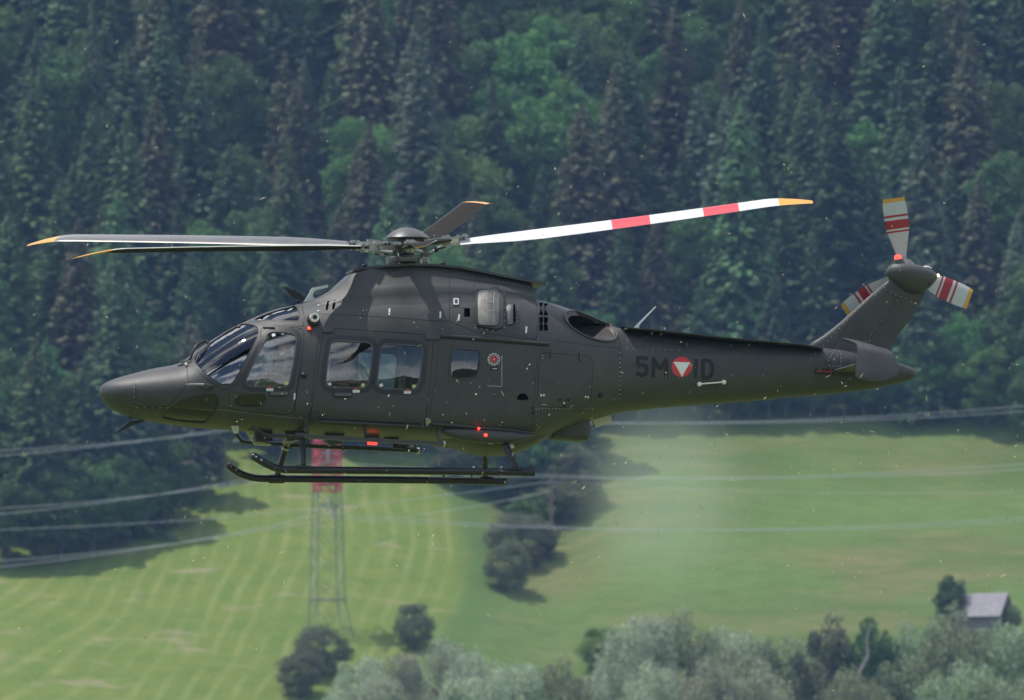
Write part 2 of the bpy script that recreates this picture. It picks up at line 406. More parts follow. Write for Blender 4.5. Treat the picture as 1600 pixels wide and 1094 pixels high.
# hull stations:  u, v top, v bottom, v widest, half width, exponent top, exponent bottom
ST = [(155.3, 611, 614.5, 612.5, .02, 2, 2), (156.2, 607.5, 618, 612.7, .07, 2, 2), (158.5, 603.8, 622.5, 613, .13, 2, 2), (163, 599.6, 629, 613.5, .21, 2, 2), (170, 595.8, 636, 614, .29, 2, 2),
      (180, 591.8, 642.5, 614.5, .38, 2, 2), (194, 587.6, 648.8, 615, .47, 2.05, 2.05), (208, 584, 653, 616, .54, 2.1, 2.1), (241, 576, 659.5, 618, .68, 2.1, 2.2), (277, 569, 664.5, 618, .80, 2.15, 2.3),
      (290, 562.5, 666, 616, .84, 2.15, 2.4), (308, 547.5, 668, 612, .89, 2.15, 2.5), (327, 534.5, 669.5, 608, .935, 2.2, 2.7), (350, 519.8, 671, 605, .98, 2.2, 2.8), (374, 507, 672.4, 603, 1.02, 2.25, 2.9),
      (394, 498, 673.5, 602, 1.05, 2.3, 3), (421, 487, 674.5, 612, 1.08, 2.35, 3.8), (450, 479.4, 675.5, 615, 1.10, 2.45, 4.2), (475, 474, 676.3, 618, 1.115, 2.5, 4.4), (510, 466.5, 678, 620, 1.13, 2.6, 4.6),
      (545, 459, 680, 620, 1.14, 2.8, 4.8), (600, 455, 683, 620, 1.14, 3.0, 5), (680, 454, 687, 618, 1.14, 3.1, 5), (760, 456, 691, 614, 1.13, 3.1, 4.8), (810, 461, 690.5, 608, 1.10, 2.9, 4.4),
      (836, 469, 685.5, 594, 1.07, 2.6, 3.5), (860, 474.5, 676.5, 590, 1.03, 2.5, 3.2), (885, 482.5, 668, 586, .97, 2.4, 2.9), (915, 493.5, 659.5, 582, .88, 2.3, 2.7), (945, 505.5, 650.5, 580, .78, 2.2, 2.6),
      (966, 513.5, 645.5, 580, .72, 2.2, 2.5), (990, 516, 642, 581, .67, 2.2, 2.5), (1050, 521.5, 636, 582, .57, 2.2, 2.4), (1120, 528.5, 631, 583, .48, 2.2, 2.4), (1186, 534, 625.5, 582, .41, 2.2, 2.3),
      (1248, 539.5, 620, 581, .35, 2.2, 2.3), (1290, 543.5, 616.5, 581, .30, 2.2, 2.3), (1330, 547.5, 612, 581, .255, 2.2, 2.3), (1365, 556, 607.5, 581, .21, 2.1, 2.2), (1395, 564.5, 601, 582, .165, 2.1, 2.2),
      (1415, 571.5, 595.5, 583, .12, 2.1, 2.1), (1426, 575.5, 592, 583.5, .085, 2.1, 2.1), (1430.5, 579, 588.5, 584, .04, 2, 2)]
def hull_table():
    rows = []
    for u, vt, vb, vw, W, a, b in ST:
        rows.append((P(u, vw, 0).x, P(u, vt, 0).z, P(u, vb, 0).z, P(u, vw, 0).z, W, a, b))
    return np.array(rows)
TB = hull_table()
def pchip(x, y, xq):
    h = np.diff(x); d = np.diff(y) / h; m = np.zeros_like(y)
    for i in range(1, len(y) - 1):
        if d[i - 1] * d[i] > 0:
            w1 = 2 * h[i] + h[i - 1]; w2 = h[i] + 2 * h[i - 1]; m[i] = (w1 + w2) / (w1 / d[i - 1] + w2 / d[i])
    m[0] = d[0]; m[-1] = d[-1]
    k = np.clip(np.searchsorted(x, xq) - 1, 0, len(h) - 1); t = (xq - x[k]) / h[k]
    return (y[k] * (2 * t**3 - 3 * t**2 + 1) + h[k] * m[k] * (t**3 - 2 * t**2 + t) + y[k + 1] * (-2 * t**3 + 3 * t**2) + h[k] * m[k + 1] * (t**3 - t**2))
def loft(table, nring, sub, off=0.0, flip=False):
    x = table[:, 0]; xq = np.unique(np.concatenate([np.linspace(x[i], x[i + 1], max(2, int(sub(x[i + 1] - x[i]))) + 1) for i in range(len(x) - 1)]))
    c = [pchip(x, table[:, k], xq) for k in range(1, 7)]
    vs = []; nr = 0
    for i in range(len(xq)):
        zt, zb, zw, W, a, b = [q[i] for q in c]
        zt -= off; zb += off; W -= off
        if off and (W < .06 or zt - zw < .05 or zw - zb < .05): continue
        nr += 1
        for k in range(nring):
            th = 2 * math.pi * (k + .5) / nring; cs, sn = math.cos(th), math.sin(th)
            e = a if sn > 0 else b; hh = (zt - zw) if sn > 0 else (zw - zb)
            # equal-ish spacing on a superellipse
            q = (abs(cs) ** e + abs(sn) ** e) ** (-1 / e)
            vs.append((xq[i], W * q * cs, zw + hh * q * sn))
    fs = []
    for i in range(nr - 1):
        for k in range(nring):
            f = (i * nring + k, i * nring + (k + 1) % nring, (i + 1) * nring + (k + 1) % nring, (i + 1) * nring + k)
            fs.append(f if flip else f[::-1])
    a = tuple(range(nring)); b = tuple((nr - 1) * nring + k for k in range(nring))
    fs += [a[::-1] if flip else a, b if flip else b[::-1]]
    return vs, fs
hv, hf = loft(TB, 72, lambda d: d / .085)
# small table lofts
def tloft(rows, nring=40, step=.06):
    tb = np.array([(P(u, (vt + vb) / 2, L).x, P(u, vt, L).z, P(u, vb, L).z, (P(u, vt, L).z + P(u, vb, L).z) / 2 if vw is None else P(u, vw, L).z, W, a, b) for u, vt, vb, vw, W, a, b, L in rows])
    return loft(tb, nring, lambda d: d / step)
# rotor fairing on the roof
DG = [(488, 470, 500, .26, .5), (505, 462, 500, .34, .58), (522, 452, 500, .38, .64), (535, 440, 500, .40, .68), (546, 430, 500, .42, .70), (571, 423, 500, .44, .72), (626, 418, 500, .46, .74), (669, 418.5, 500, .46, .74),
      (711, 422.5, 500, .44, .72), (754, 430, 500, .40, .68), (796, 438.5, 500, .35, .62), (826, 446, 500, .30, .56)]
def fairing():
    vs = []; fs = []; rows = []
    for u, v, v2, wt, wb in DG:
        X = P(u, 480, 0).x; zt = P(u, v, 0).z
        q = [float(pchip(TB[:, 0], TB[:, k], np.array([X]))[0]) for k in range(1, 6)]
        hz_t, hz_w, W, e = q[0], q[2], q[3], q[4]
        def zh(y): return hz_w + (hz_t - hz_w) * max(0, 1 - (y / W) ** e) ** (1 / e)
        hgt = max(zt - hz_t, .02); fl = min(.26, .10 + hgt * .5)
        prof_ = []
        ye = wb + fl
        for k in range(5):                         # fillet rising out of the skin
            f = k / 4; y = ye - fl * (1 - (1 - f) ** 2) * .98
            prof_.append((-y, zh(y) - .012 + min(hgt * .45, .16) * f ** 2.2))
        y0, z0 = -prof_[-1][0], prof_[-1][1]
        for k in range(1, 7):
            f = k / 6; prof_.append((-(y0 + (wt - y0) * f ** .85), z0 + (zt - z0) * f))
        row = [(-ye - .05, zh(ye + .05) - .04)] + prof_ + [(-wt * .5, zt + .006), (0, zt + .008)]
        row = row + [(-a_, b_) for a_, b_ in reversed(row[:-1])]
        rows.append([(X, a_, b_) for a_, b_ in row])
    end = [(rows[-1][0][0] + .06, p[1] * .9, p[2] - (.30 if p[2] > rows[-1][0][2] + .1 else .05)) for p in rows[-1]]
    first = [(rows[0][0][0] - .15, p[1] * .7, p[2] - .06) for p in rows[0]]
    allr = [first] + rows + [end]; m = len(rows[0])
    for r_ in allr: vs += r_
    for i in range(len(allr) - 1):
        for k in range(m - 1): fs.append((i * m + k, (i + 1) * m + k, (i + 1) * m + k + 1, i * m + k + 1))
    return vs, fs
dv, df = fairing()
# fin
FIN = [(562, 1262, 1398, .20), (545, 1262, 1391, .19), (537, 1264, 1395, .17), (531, 1272, 1398.5, .155), (523.6, 1284.6, 1404, .15), (511, 1301, 1413, .15), (499, 1315.5, 1422, .15), (482, 1334, 1434, .15), (466, 1351.5, 1442, .15), (448, 1373, 1447, .15), (436, 1387, 1448, .14)]
def fin_mesh():
    vs = []; n = 20
    for v, a, b, w_ in FIN:
        A = P(a, v + 2, 0); B = P(b, v, 0)
        for k in range(n):
            th = 2 * math.pi * k / n; s = .5 - .5 * math.cos(th)
            th_ = w_ * (1.9 * (math.sqrt(max(s, 0)) - s) * .9 + .02 * (1 - s)) * (1 if th <= math.pi else -1)
            vs.append((A.x + (B.x - A.x) * s, -th_, A.z + (B.z - A.z) * s))
    fs = [(i * n + k, i * n + (k + 1) % n, (i + 1) * n + (k + 1) % n, (i + 1) * n + k) for i in range(len(FIN) - 1) for k in range(n)]
    fs.append(tuple(range((len(FIN) - 1) * n, len(FIN) * n)))
    return vs, fs
fv, ff = fin_mesh()
hdv, hdf = tloft([(1384, 423, 428, None, .02, 2, 2, 0), (1388, 418, 434, None, .08, 2, 2, 0), (1395, 412.5, 443, None, .135, 2.2, 2, 0), (1406, 411, 452.5, 428, .18, 2.4, 2, 0), (1418, 411.5, 458, 430, .20, 2.4, 2, 0), (1432, 413.5, 459, 431, .20, 2.3, 2, 0),
                  (1447, 418.5, 453.5, 431, .175, 2.2, 2, 0), (1458, 424, 443.5, 432, .12, 2, 2, 0), (1463, 428, 437, None, .06, 2, 2, 0), (1465, 431, 434, None, .02, 2, 2, 0)], 28, .04)

def bvh_of(*ms):
    vs = []; fs = []
    for v, f in ms:
        n = len(vs); vs += [Vector(q) for q in v]; fs += [tuple(a + n for a in g) for g in f]
    return BVHTree.FromPolygons(vs, fs)
BV = bvh_of((hv, hf), (dv, df), (fv, ff), (hdv, hdf)); BVH_HULL = bvh_of((hv, hf))
def hit(u, v, bv=None):
    d = (MR @ ray(u, v)).normalized(); o = CL + d * 130
    loc, nrm, _, _ = (bv or BV).ray_cast(o, d, 60)
    if loc is None:                               # just beyond the silhouette: nearest point on the skin
        q = P(u, v, .3); loc, nrm, _, _ = (bv or BV).find_nearest(q)
    if nrm.dot(d) > 0: nrm = -nrm
    return loc, nrm

def solid_patch(name, poly, h1, h0, mat, parent, hole=None, step=7, bv=None, mirror=False, sharp=35, fn=None):
    """plate that follows the skin: outline in picture points cast on the skin, outer face h1, inner face h0 above it"""
    loops = [poly] + ([hole] if hole else []); pts = []; edges = []
    for lp in loops:
        n0 = len(pts); pts += [Vector(q) for q in lp]; edges += [(n0 + k, n0 + (k + 1) % len(lp)) for k in range(len(lp))]
    nb = len(pts)
    us = [p[0] for p in poly]; vs_ = [p[1] for p in poly]
    u = min(us) + step * .5
    while u < max(us):
        v = min(vs_) + step * .5
        while v < max(vs_):
            if inside((u, v), grow(poly, -step * .35)) and not (hole and inside((u, v), grow(hole, step * .35))): pts.append(Vector((u, v)))
            v += step
        u += step
    r_ = delaunay_2d_cdt(pts, edges, [], 0, 1e-5)
    P2 = r_[0]; T = []
    for f in r_[2]:
        c = sum((P2[k] for k in f), Vector((0, 0))) / len(f)
        if inside(c, poly) and not (hole and inside(c, hole)): T.append(tuple(f))
    top = []; bot = []
    for q in P2:
        l, n = hit(q.x, q.y, bv); k = fn(q.x, q.y) if fn else 0
        top.append(l + n * (h1 + k)); bot.append(l + n * h0)
    n = len(P2); vs = top + bot; fs = []
    cnt = {}
    # orientation: want outward (towards the camera, -y)
    for f in T:
        a, b, c = top[f[0]], top[f[1]], top[f[2]]
        if (b - a).cross(c - a).y > 0: f = f[::-1]
        fs.append(f); fs.append(tuple(k + n for k in reversed(f)))
        for k in range(len(f)):
            e = (f[k - 1], f[k]); cnt[e] = 1
    for (a, b) in list(cnt):
        if (b, a) not in cnt: fs.append((b, a, a + n, b + n))
    if mirror:
        vs = [Vector((q.x, -q.y, q.z)) for q in vs]; fs = [f[::-1] for f in fs]
    return part(name, vs, fs, mat, parent, sharp=sharp)

def ribbon(mb, pts, width=.011, lift=.0015, step=4, i=0, bv=None):
    q = [Vector(p) for p in pts]; L = [q[0]]
    for a, b in zip(q, q[1:]):
        n = max(1, int((b - a).length / step))
        L += [a.lerp(b, k / n) for k in range(1, n + 1)]
    h = [hit(p.x, p.y, bv) for p in L]; vs = []
    for k in range(len(h)):
        t = h[min(k + 1, len(h) - 1)][0] - h[max(k - 1, 0)][0]; s = t.cross(h[k][1])
        s = s.normalized() * width / 2 if s.length > 1e-8 else Vector((0, 0, width / 2))
        vs += [h[k][0] + s + h[k][1] * lift, h[k][0] - s + h[k][1] * lift]
    mb.add(vs, [(2 * k, 2 * k + 1, 2 * k + 3, 2 * k + 2) for k in range(len(h) - 1)], i)

def dot(mb, u, v, r=.008, i=0, n=6, h=.003):
    l, nn = hit(u, v); a = nn.orthogonal().normalized(); b = nn.cross(a)
    ring = [l + (a * math.cos(2 * math.pi * k / n) + b * math.sin(2 * math.pi * k / n)) * r for k in range(n)]
    mb.add(ring + [l + nn * h], [(k, (k + 1) % n, n) for k in range(n)], i)
def dots(mb, a, b, gap=4.2, r=.008):
    a = Vector(a); b = Vector(b); n = int((b - a).length / gap)
    for k in range(n + 1):
        p = a.lerp(b, k / max(n, 1)); dot(mb, p.x, p.y, r)

# ---- outlines (picture points on the near side)
O_WS = closed([(330, 534.8), (352, 520), (372, 508.6), (379, 506), (391, 507), (401, 510.5), (404, 515), (402, 527.5), (385, 559), (367, 592.5), (360, 599.5), (349, 601.2), (338, 596), (320, 583), (306.5, 568.5), (304, 561), (310, 551.5)])
O_RW = closed([(397, 497.6), (408, 492), (430, 483.8), (450, 479.4), (462, 478.8), (465.5, 484), (467.5, 497), (465, 501.6), (440, 501.4), (415, 500)])
O_DW = closed([(427, 518.8), (449, 520), (460.6, 524), (463, 530.6), (458.8, 564.4), (452, 598), (446.6, 603.8), (395, 604), (387.5, 601), (385.6, 592.5), (398.8, 564), (415.6, 528), (420, 521)])
O_C1 = closed([(526, 533), (572, 535.5), (580, 539), (581.5, 548), (579, 575), (575.5, 597), (568, 606), (517, 604.2), (510.5, 599), (510, 590), (513, 564.4), (517, 539), (520.5, 534.5)])
O_C2 = closed([(604, 538), (650, 540.8), (658, 544), (660, 552), (657, 580), (653, 600), (646, 608.4), (598, 607), (590.5, 602.5), (590, 595), (592.5, 570), (596.6, 544), (599.5, 539.5)])
O_SW = closed([(714, 546), (743, 547.6), (748.5, 552), (749, 560), (746.5, 580), (741, 588.5), (713, 591), (704.5, 587), (704.5, 578), (706.5, 553), (709.5, 547.8)])
O_CH = closed([(255, 653.6), (266, 638.5), (284, 625.5), (306.5, 618.5), (329, 616), (339, 619), (341.5, 627), (338, 637), (331, 647.5), (321, 659.5), (311, 660.8), (284, 658.8)])
O_LW = closed([(367, 627), (374, 618.5), (390, 616.8), (410, 616.4), (415, 619), (413.5, 626.5), (405.5, 634), (388, 634.8), (371, 632.5)])
O_CD = [(408, 514), (412, 512), (430, 511.5), (455, 511.8), (468, 513), (474, 518), (475, 526), (472, 560), (464, 604), (460.6, 634), (455, 643), (448, 648), (410, 646), (369.5, 642), (361, 638), (359, 630), (357.5, 617.5), (360, 607), (369.5, 599.5), (387.5, 566), (401, 541), (407, 526)]
O_SD = [(504.8, 512), (590, 517.7), (679, 524), (676, 548), (672, 600), (664.5, 662), (580, 658.8), (491, 655), (484.8, 652), (487, 640), (496, 580)]
O_EX = circle(922.5, 510, 45, 40, 18, 24)

def xz(poly, bv=BVH_HULL): return [(hit(u, v, bv)[0].x, hit(u, v, bv)[0].z) for u, v in poly]
def prism(pxz, y0, y1):
    if area(pxz) < 0: pxz = pxz[::-1]
    n = len(pxz); vs = [(x, y0, z) for x, z in pxz] + [(x, y1, z) for x, z in pxz]
    fs = [tuple(range(n)), tuple(reversed(range(n, 2 * n)))] + [(k, k + n, (k + 1) % n + n, (k + 1) % n) for k in range(n)]
    me = bpy.data.meshes.new('cutter'); me.from_pydata(vs, [], fs); bm = bmesh.new(); bm.from_mesh(me)
    bmesh.ops.recalc_face_normals(bm, faces=bm.faces); bm.to_mesh(me); bm.free(); return me
def join(meshes):
    bm = bmesh.new()
    for m in meshes: bm.from_mesh(m)
    me = bpy.data.meshes.new('joined'); bm.to_mesh(me); bm.free(); return me
def boolean(base, tool, op):
    a = bpy.data.objects.new('tmp_a', base); b = bpy.data.objects.new('tmp_b', tool); COL.objects.link(a); COL.objects.link(b)
    m = a.modifiers.new('b', 'BOOLEAN'); m.operation = op; m.object = b; m.solver = 'EXACT'
    dg = bpy.context.evaluated_depsgraph_get(); r_ = bpy.data.meshes.new_from_object(a.evaluated_get(dg))
    bpy.data.objects.remove(a); bpy.data.objects.remove(b); return r_
def finish(name, me, mat, parent, sharp=32):
    me.materials.clear(); me.materials.append(mat); me.materials.append(LINER)
    me.polygons.foreach_set('use_smooth', np.full(len(me.polygons), True))
    ix = [1 if BVH_HULL.find_nearest(p.center)[3] > .028 else 0 for p in me.polygons]      # inner skin carries the cabin lining
    me.polygons.foreach_set('material_index', np.array(ix, dtype=np.int32))
    me.update(); me.set_sharp_from_angle(angle=R(sharp)); return link(name, me, parent)

hi_v, hi_f = loft(TB, 48, lambda d: d / .16, off=.035, flip=True)
n0 = len(hv); shell = mesh('shell', hv + hi_v, hf + [tuple(a + n0 for a in f) for f in hi_f], PAINT, smooth=True)
cut = []
for poly, y0, y1, both in ((O_WS, -1.6, -.045, 1), (O_RW, -1.6, -.045, 1), (O_DW, -1.6, -.3, 1), (O_C1, -1.6, -.5, 1), (O_C2, -1.6, -.5, 1), (O_SW, -1.6, -.5, 1), (O_CH, -1.6, -.25, 1), (O_LW, -1.6, -.5, 1), (O_EX, -1.6, -.25, 0)):
    q = xz(poly); cut.append(prism(q, y0, y1))
    if both: cut.append(prism(q, -y1, -y0))
windows = join(cut)
shell = boolean(shell, windows, 'DIFFERENCE')
doors = []
for nm, poly in (('cockpit_door', O_CD), ('cabin_door', O_SD)):
    doors.append(finish(nm, boolean(shell, prism(xz(grow(closed(poly, 3), -.45)), -1.6, -.42), 'INTERSECT'), PAINT, heli))
body_me = boolean(shell, join([prism(xz(grow(closed(O_CD, 3), .35)), -1.6, -.42), prism(xz(grow(closed(O_SD, 3), .35)), -1.6, -.42)]), 'DIFFERENCE')
fus = finish('fuselage', body_me, PAINT, heli)
cdoor, sdoor = doors

# ---- panes with rubber surrounds
for nm, poly, mat, par, band, rub in (('windscreen', O_WS, WGLASS, heli, 0, 1.0), ('roof_window', O_RW, WGLASS, heli, 0, 1.0), ('door_window', O_DW, GLASS, cdoor, 8.5, 1.5), ('cabin_window', O_C1, GLASS, sdoor, 9, 1.5),
                                 ('cabin_window', O_C2, GLASS, sdoor, 9, 1.5), ('rear_cabin_window', O_SW, GLASS, heli, 0, 1.0), ('chin_window', O_CH, CGLASS, heli, 0, .8), ('lower_door_window', O_LW, CGLASS, cdoor, 0, .8)):
    pn = solid_patch(nm, grow(poly, .25), -.010, -.016, mat, par, step=6, bv=BVH_HULL)
    if nm != 'lower_door_window':
        solid_patch(nm, grow(poly, .25), -.010, -.016, mat, heli, step=9, bv=BVH_HULL, mirror=True)
    if band:
        bo = grow(poly, band)
        solid_patch('window_surround', bo, .004, -.004, BAND, par, hole=grow(poly, rub - .1), step=8, bv=BVH_HULL)
        solid_patch('window_seal', grow(poly, rub), .009, -.012, principled('seal', (.06, .065, .08), .35), par, hole=grow(poly, -.35), step=30, bv=BVH_HULL)
    else:
        solid_patch('window_seal', grow(poly, rub), .003, -.012, BLACK, par, hole=grow(poly, -.3), step=30, bv=BVH_HULL)

# windscreen inner ribs (roof frame seen through the glass)
part('roof_fairing', dv, df, PAINT, heli, sharp=40)
# top plate of the fairing
top = []; 
for u, v in ((545.5, 425), (556, 422.5), (571, 420.5), (598, 418.2), (626, 416.6), (669, 417), (711, 421), (754, 429.2), (796, 437.2), (845, 445.5)):
    top.append((P(u, v, 0), .30 + .24 * min(1, (u - 545) / 50) - max(0, (u - 740)) / 105 * .16))
vs = []; fs = []
for p, w_ in top:
    for s in (-1, 1): vs += [(p.x, s * w_, p.z - .022), (p.x, s * w_, p.z + .012)]
for k in range(len(top) - 1):
    a = 4 * k; b = a + 4; fs += [(a, b, b + 1, a + 1), (a + 1, b + 1, b + 3, a + 3), (a + 3, b + 3, b + 2, a + 2), (a + 2, b + 2, b, a)]
fs += [(0, 1, 3, 2), (4 * len(top) - 4, 4 * len(top) - 2, 4 * len(top) - 1, 4 * len(top) - 3)]
part('fairing_top_plate', vs, fs, PAINT2, heli, sharp=30)
part('tail_fin', fv, ff, PAINT, heli, sharp=50)
part('fin_head_fairing', hdv, hdf, PAINT, heli, sharp=60)

# ---- strake along both upper edges of the boom
for s in (-1, 1):
    vs = []; fs = []
    pp = [(972, 514, .0), (990, 516.2, .06), (1010, 518, .12), (1060, 523, .17), (1120, 529.4, .19), (1186, 535, .19), (1248, 540, .18), (1275, 543.5, .14), (1287, 546, .03)]
    for u, v, w_ in pp:
        p = P(u - 6, v - 1.5, .0); W = float(pchip(TB[:, 0], TB[:, 4], np.array([p.x]))[0])
        y0 = W * .30; z = p.z - .012
        vs += [(p.x, s * y0, z + .012), (p.x, s * (W * .75 + w_), z), (p.x, s * (W * .75 + w_), z - .014), (p.x, s * y0, z - .03)]
    for k in range(len(pp) - 1):
        a = 4 * k; b = a + 4
        for m in range(4): fs.append((a + m, b + m, b + (m + 1) % 4, a + (m + 1) % 4) if s > 0 else (a + (m + 1) % 4, b + (m + 1) % 4, b + m, a + m))
    part('boom_strake', vs, fs, PAINT, heli, sharp=30)

# ---- stabilisers: plate + curled end plate, both sides
def stab(mir):
    s = -1 if not mir else 1
    def Q(u, v, L): p = P(u, v, L); return Vector((p.x, s * L, p.z))
    rows = [((1314, 529), (1376, 544), .62), ((1327, 533), (1386, 546.5), .82), ((1336, 536), (1391, 549), .95), ((1339.5, 540), (1394.5, 552), 1.03), ((1340, 546), (1397, 557), 1.08), ((1339, 560), (1401.5, 567), 1.12),
            ((1337.5, 578), (1402.5, 580), 1.17), ((1336.5, 586), (1401, 586), 1.19), ((1340, 590.5), (1390, 592), 1.2), ((1352, 594.8), (1378, 595.6), 1.205)]
    n = 8; vs = []; th = .012
    for side in (0, 1):
        for (a, b, L) in rows:
            for k in range(n + 1):
                f = k / n; u = a[0] + (b[0] - a[0]) * f; v = a[1] + (b[1] - a[1]) * f
                p = Q(u, v, L); bul = .02 * math.sin(math.pi * min(f * 1.3, 1))
                if L < .9: p.z += (th + bul) * (1 if side else -1) * .8
                p.y += s * (th + bul) * (1 if side else -1); vs.append(p)
    m = len(rows); fs = []; off = m * (n + 1)
    for i in range(m - 1):
        for k in range(n):
            a = i * (n + 1) + k; q = (a, a + 1, a + n + 2, a + n + 1)
            fs.append(q if not mir else q[::-1]); fs.append(tuple(x + off for x in (q[::-1] if not mir else q)))
    bd = [k for k in range(n + 1)] + [i * (n + 1) + n for i in range(1, m)] + [(m - 1) * (n + 1) + k for k in range(n - 1, -1, -1)] + [i * (n + 1) for i in range(m - 2, 0, -1)]
    for k in range(len(bd)): a, b = bd[k - 1], bd[k]; fs.append((a, b, b + off, a + off))
    part('stabiliser_end_plate', vs, fs, PAINT, heli, sharp=50)
    # horizontal plane
    A = [Q(1300, 581, .12), Q(1372, 585, .10), Q(1397, 577, 1.14), Q(1337, 570.5, 1.14)]
    vs = []; 
    for p in A: vs.append(p + Vector((0, 0, .022)))
    for p in A: vs.append(p - Vector((0, 0, .022)))
    nose = [(A[0] + Vector((-.05, 0, 0))), (A[3] + Vector((-.03, 0, 0)))]; tail = [A[1] + Vector((.05, 0, 0)), A[2] + Vector((.0, 0, 0))]
    vs += nose + tail
    fs = [(0, 1, 2, 3), (7, 6, 5, 4), (8, 0, 3, 9), (9, 7, 4, 8), (1, 10, 11, 2), (6, 11, 10, 5), (8, 4, 5, 10, 1, 0), (9, 3, 2, 11, 6, 7)]
    if mir: fs = [f[::-1] for f in fs]
    part('tail_stabiliser', vs, fs, PAINT, heli, sharp=25)
stab(False); stab(True)

# ---- belly bulges and sponson
v_, f_ = tloft([(690, 683, 690, None, .3, 2, 2, 0), (702, 676, 697, None, .58, 2.4, 2, 0), (722, 670, 704, None, .72, 2.6, 2, 0), (752, 668, 711.5, None, .80, 2.8, 2.2, 0), (785, 668, 712.5, None, .80, 2.8, 2.4, 0), (812, 668, 706, None, .72, 2.6, 2.4, 0), (838, 665, 694, None, .6, 2.4, 2.2, 0), (862, 655, 680, None, .42, 2.2, 2, 0), (890, 645, 664, None, .2, 2, 2, 0)], 36, .08)
part('belly_fairing', v_, f_, PAINT, heli)
v_, f_ = tloft([(858, 648, 672, None, .06, 3, 3, 0), (862, 645, 687, None, .26, 5, 5, 0), (885, 640, 689, None, .30, 6, 6, 0), (912, 634, 690, None, .28, 6, 6, 0), (917, 634, 688, None, .24, 4, 4, 0)], 32, .1)
part('ventral_box', v_, f_, PAINT, heli, sharp=30)
for s in (-1, 1):
    rows = [(692, 672, 676, .04), (699, 668.5, 681, .08), (710, 668, 685.5, .10), (730, 669, 689, .115), (762, 671, 692.5, .13), (795, 674, 693, .13), (818, 677, 688.5, .10), (832, 678.5, 683.5, .06), (837, 679.5, 681.5, .02)]
    tb = np.array([(P(u, vt, 1.05).x, P(u, vt, 1.05).z, P(u, vb, 1.05).z, (P(u, vt, 1.05).z + P(u, vb, 1.05).z) / 2, W, 2.4, 2.4) for u, vt, vb, W in rows])
    v_, f_ = loft(tb, 24, lambda d: d / .07)
    part('side_sponson', [(x, y + s * 1.0, z) for x, y, z in v_], f_, PAINT, heli)

# ---- engine and roof details on the near side
solid_patch('intake_frame', closed([(742, 455.5), (760, 453.2), (778, 453.5), (784.5, 458), (785.5, 480), (785, 508), (781, 513.8), (760, 513.5), (746, 510.5), (742, 506), (741.5, 480)]), .055, -.02, PAINT2, heli, hole=closed([(747, 458), (760, 456.4), (772, 456.4), (777, 459), (777.6, 480), (777, 505), (774, 509.5), (760, 510.5), (750, 508.5), (747, 503), (746.5, 480)]), step=8)
solid_patch('intake_screen', closed([(746, 457), (760, 455.4), (773, 455.4), (778, 459), (778.6, 480), (778, 506), (774, 510.5), (760, 511.5), (749, 509.5), (746, 504), (745.5, 480)]), .062, -.02, SCREEN, heli, step=6, fn=lambda u, v: .03 * math.sin(math.pi * min(max((u - 745) / 33, 0), 1)))
mb = MB()
for a in (759, 770): ribbon(mb, [(a, 459), (a, 508)], .008, .094)
for v in (478, 490): ribbon(mb, [(759, v), (770, v)], .008, .095)
mb.build('screen_bar', HUBM, heli, smooth=False)
solid_patch('side_scoop', rrect(791, 478, 802, 508, 3), .05, -.01, PAINT2, heli, step=4, fn=lambda u, v: -.05 * (1 - min(1, (u - 790) / 9)))
solid_patch('scoop_opening', rrect(800.5, 479.5, 803.5, 506, 1), .055, .0, HOLE_SHADE, heli, step=4)
for (a, b, c, d) in ((842.5, 473.5, 848.2, 492), (849.5, 474.5, 856, 493), (842.5, 496, 848.2, 516.5), (849.5, 496, 856, 516.5)):
    solid_patch('vent_opening', rrect(a, b, c, d, 1.2), .004, -.03, HOLE_SHADE, heli, step=4)
solid_patch('vent_frame', rrect(840.5, 471.5, 858, 518.5, 2), .002, -.005, PAINT2, heli, hole=rrect(842, 473, 856.6, 517, 1.5), step=6)
mb = MB(); ribbon(mb, [(849, 474), (848.8, 516)], .012, .008); ribbon(mb, [(842, 494), (856.5, 494.4)], .016, .009); ribbon(mb, [(842, 483), (856, 484)], .006, .008); ribbon(mb, [(842, 506), (856, 506)], .006, .008)
mb.build('vent_louvre', PAINT2, heli, smooth=False)
solid_patch('fire_bottle_window', rrect(707, 456.5, 717.5, 478, 2), .006, -.01, PAINT2, heli, step=4)
solid_patch('silver_cup', rrect(708, 466.5, 717, 477, 2), .014, 0, ALU, heli, hole=rrect(710.5, 469, 715, 475.5, 1), step=4)
solid_patch('dark_vent_panel', rrect(725, 481.8, 734.5, 494.6, .8), .004, -.004, HOLE_SHADE, heli, step=4)
for k, (a, b) in enumerate(((509, 470.5), (519, 469.5))):
    solid_patch('air_slot', [(a + 3, b), (a + 5.6, b), (a + 3.2, b + 14), (a, b + 14), (a + .3, b + 8)], .004, -.01, HOLE_SHADE, heli, step=4)
for (u, v, sl) in ((497.3, 481.3, .6), (608.4, 487, .4), (688, 492, .2), (717, 496.3, 1.3), (822.3, 515.3, .8), (460.2, 619.5, .8)):
    solid_patch('white_dash', [(u - 1.3 + sl * .5, v - 5), (u + 1.3 + sl * .5, v - 5), (u + 1.3 - sl * .5, v + 5), (u - 1.3 - sl * .5, v + 5)], .003, 0, PLACW, heli, step=6)
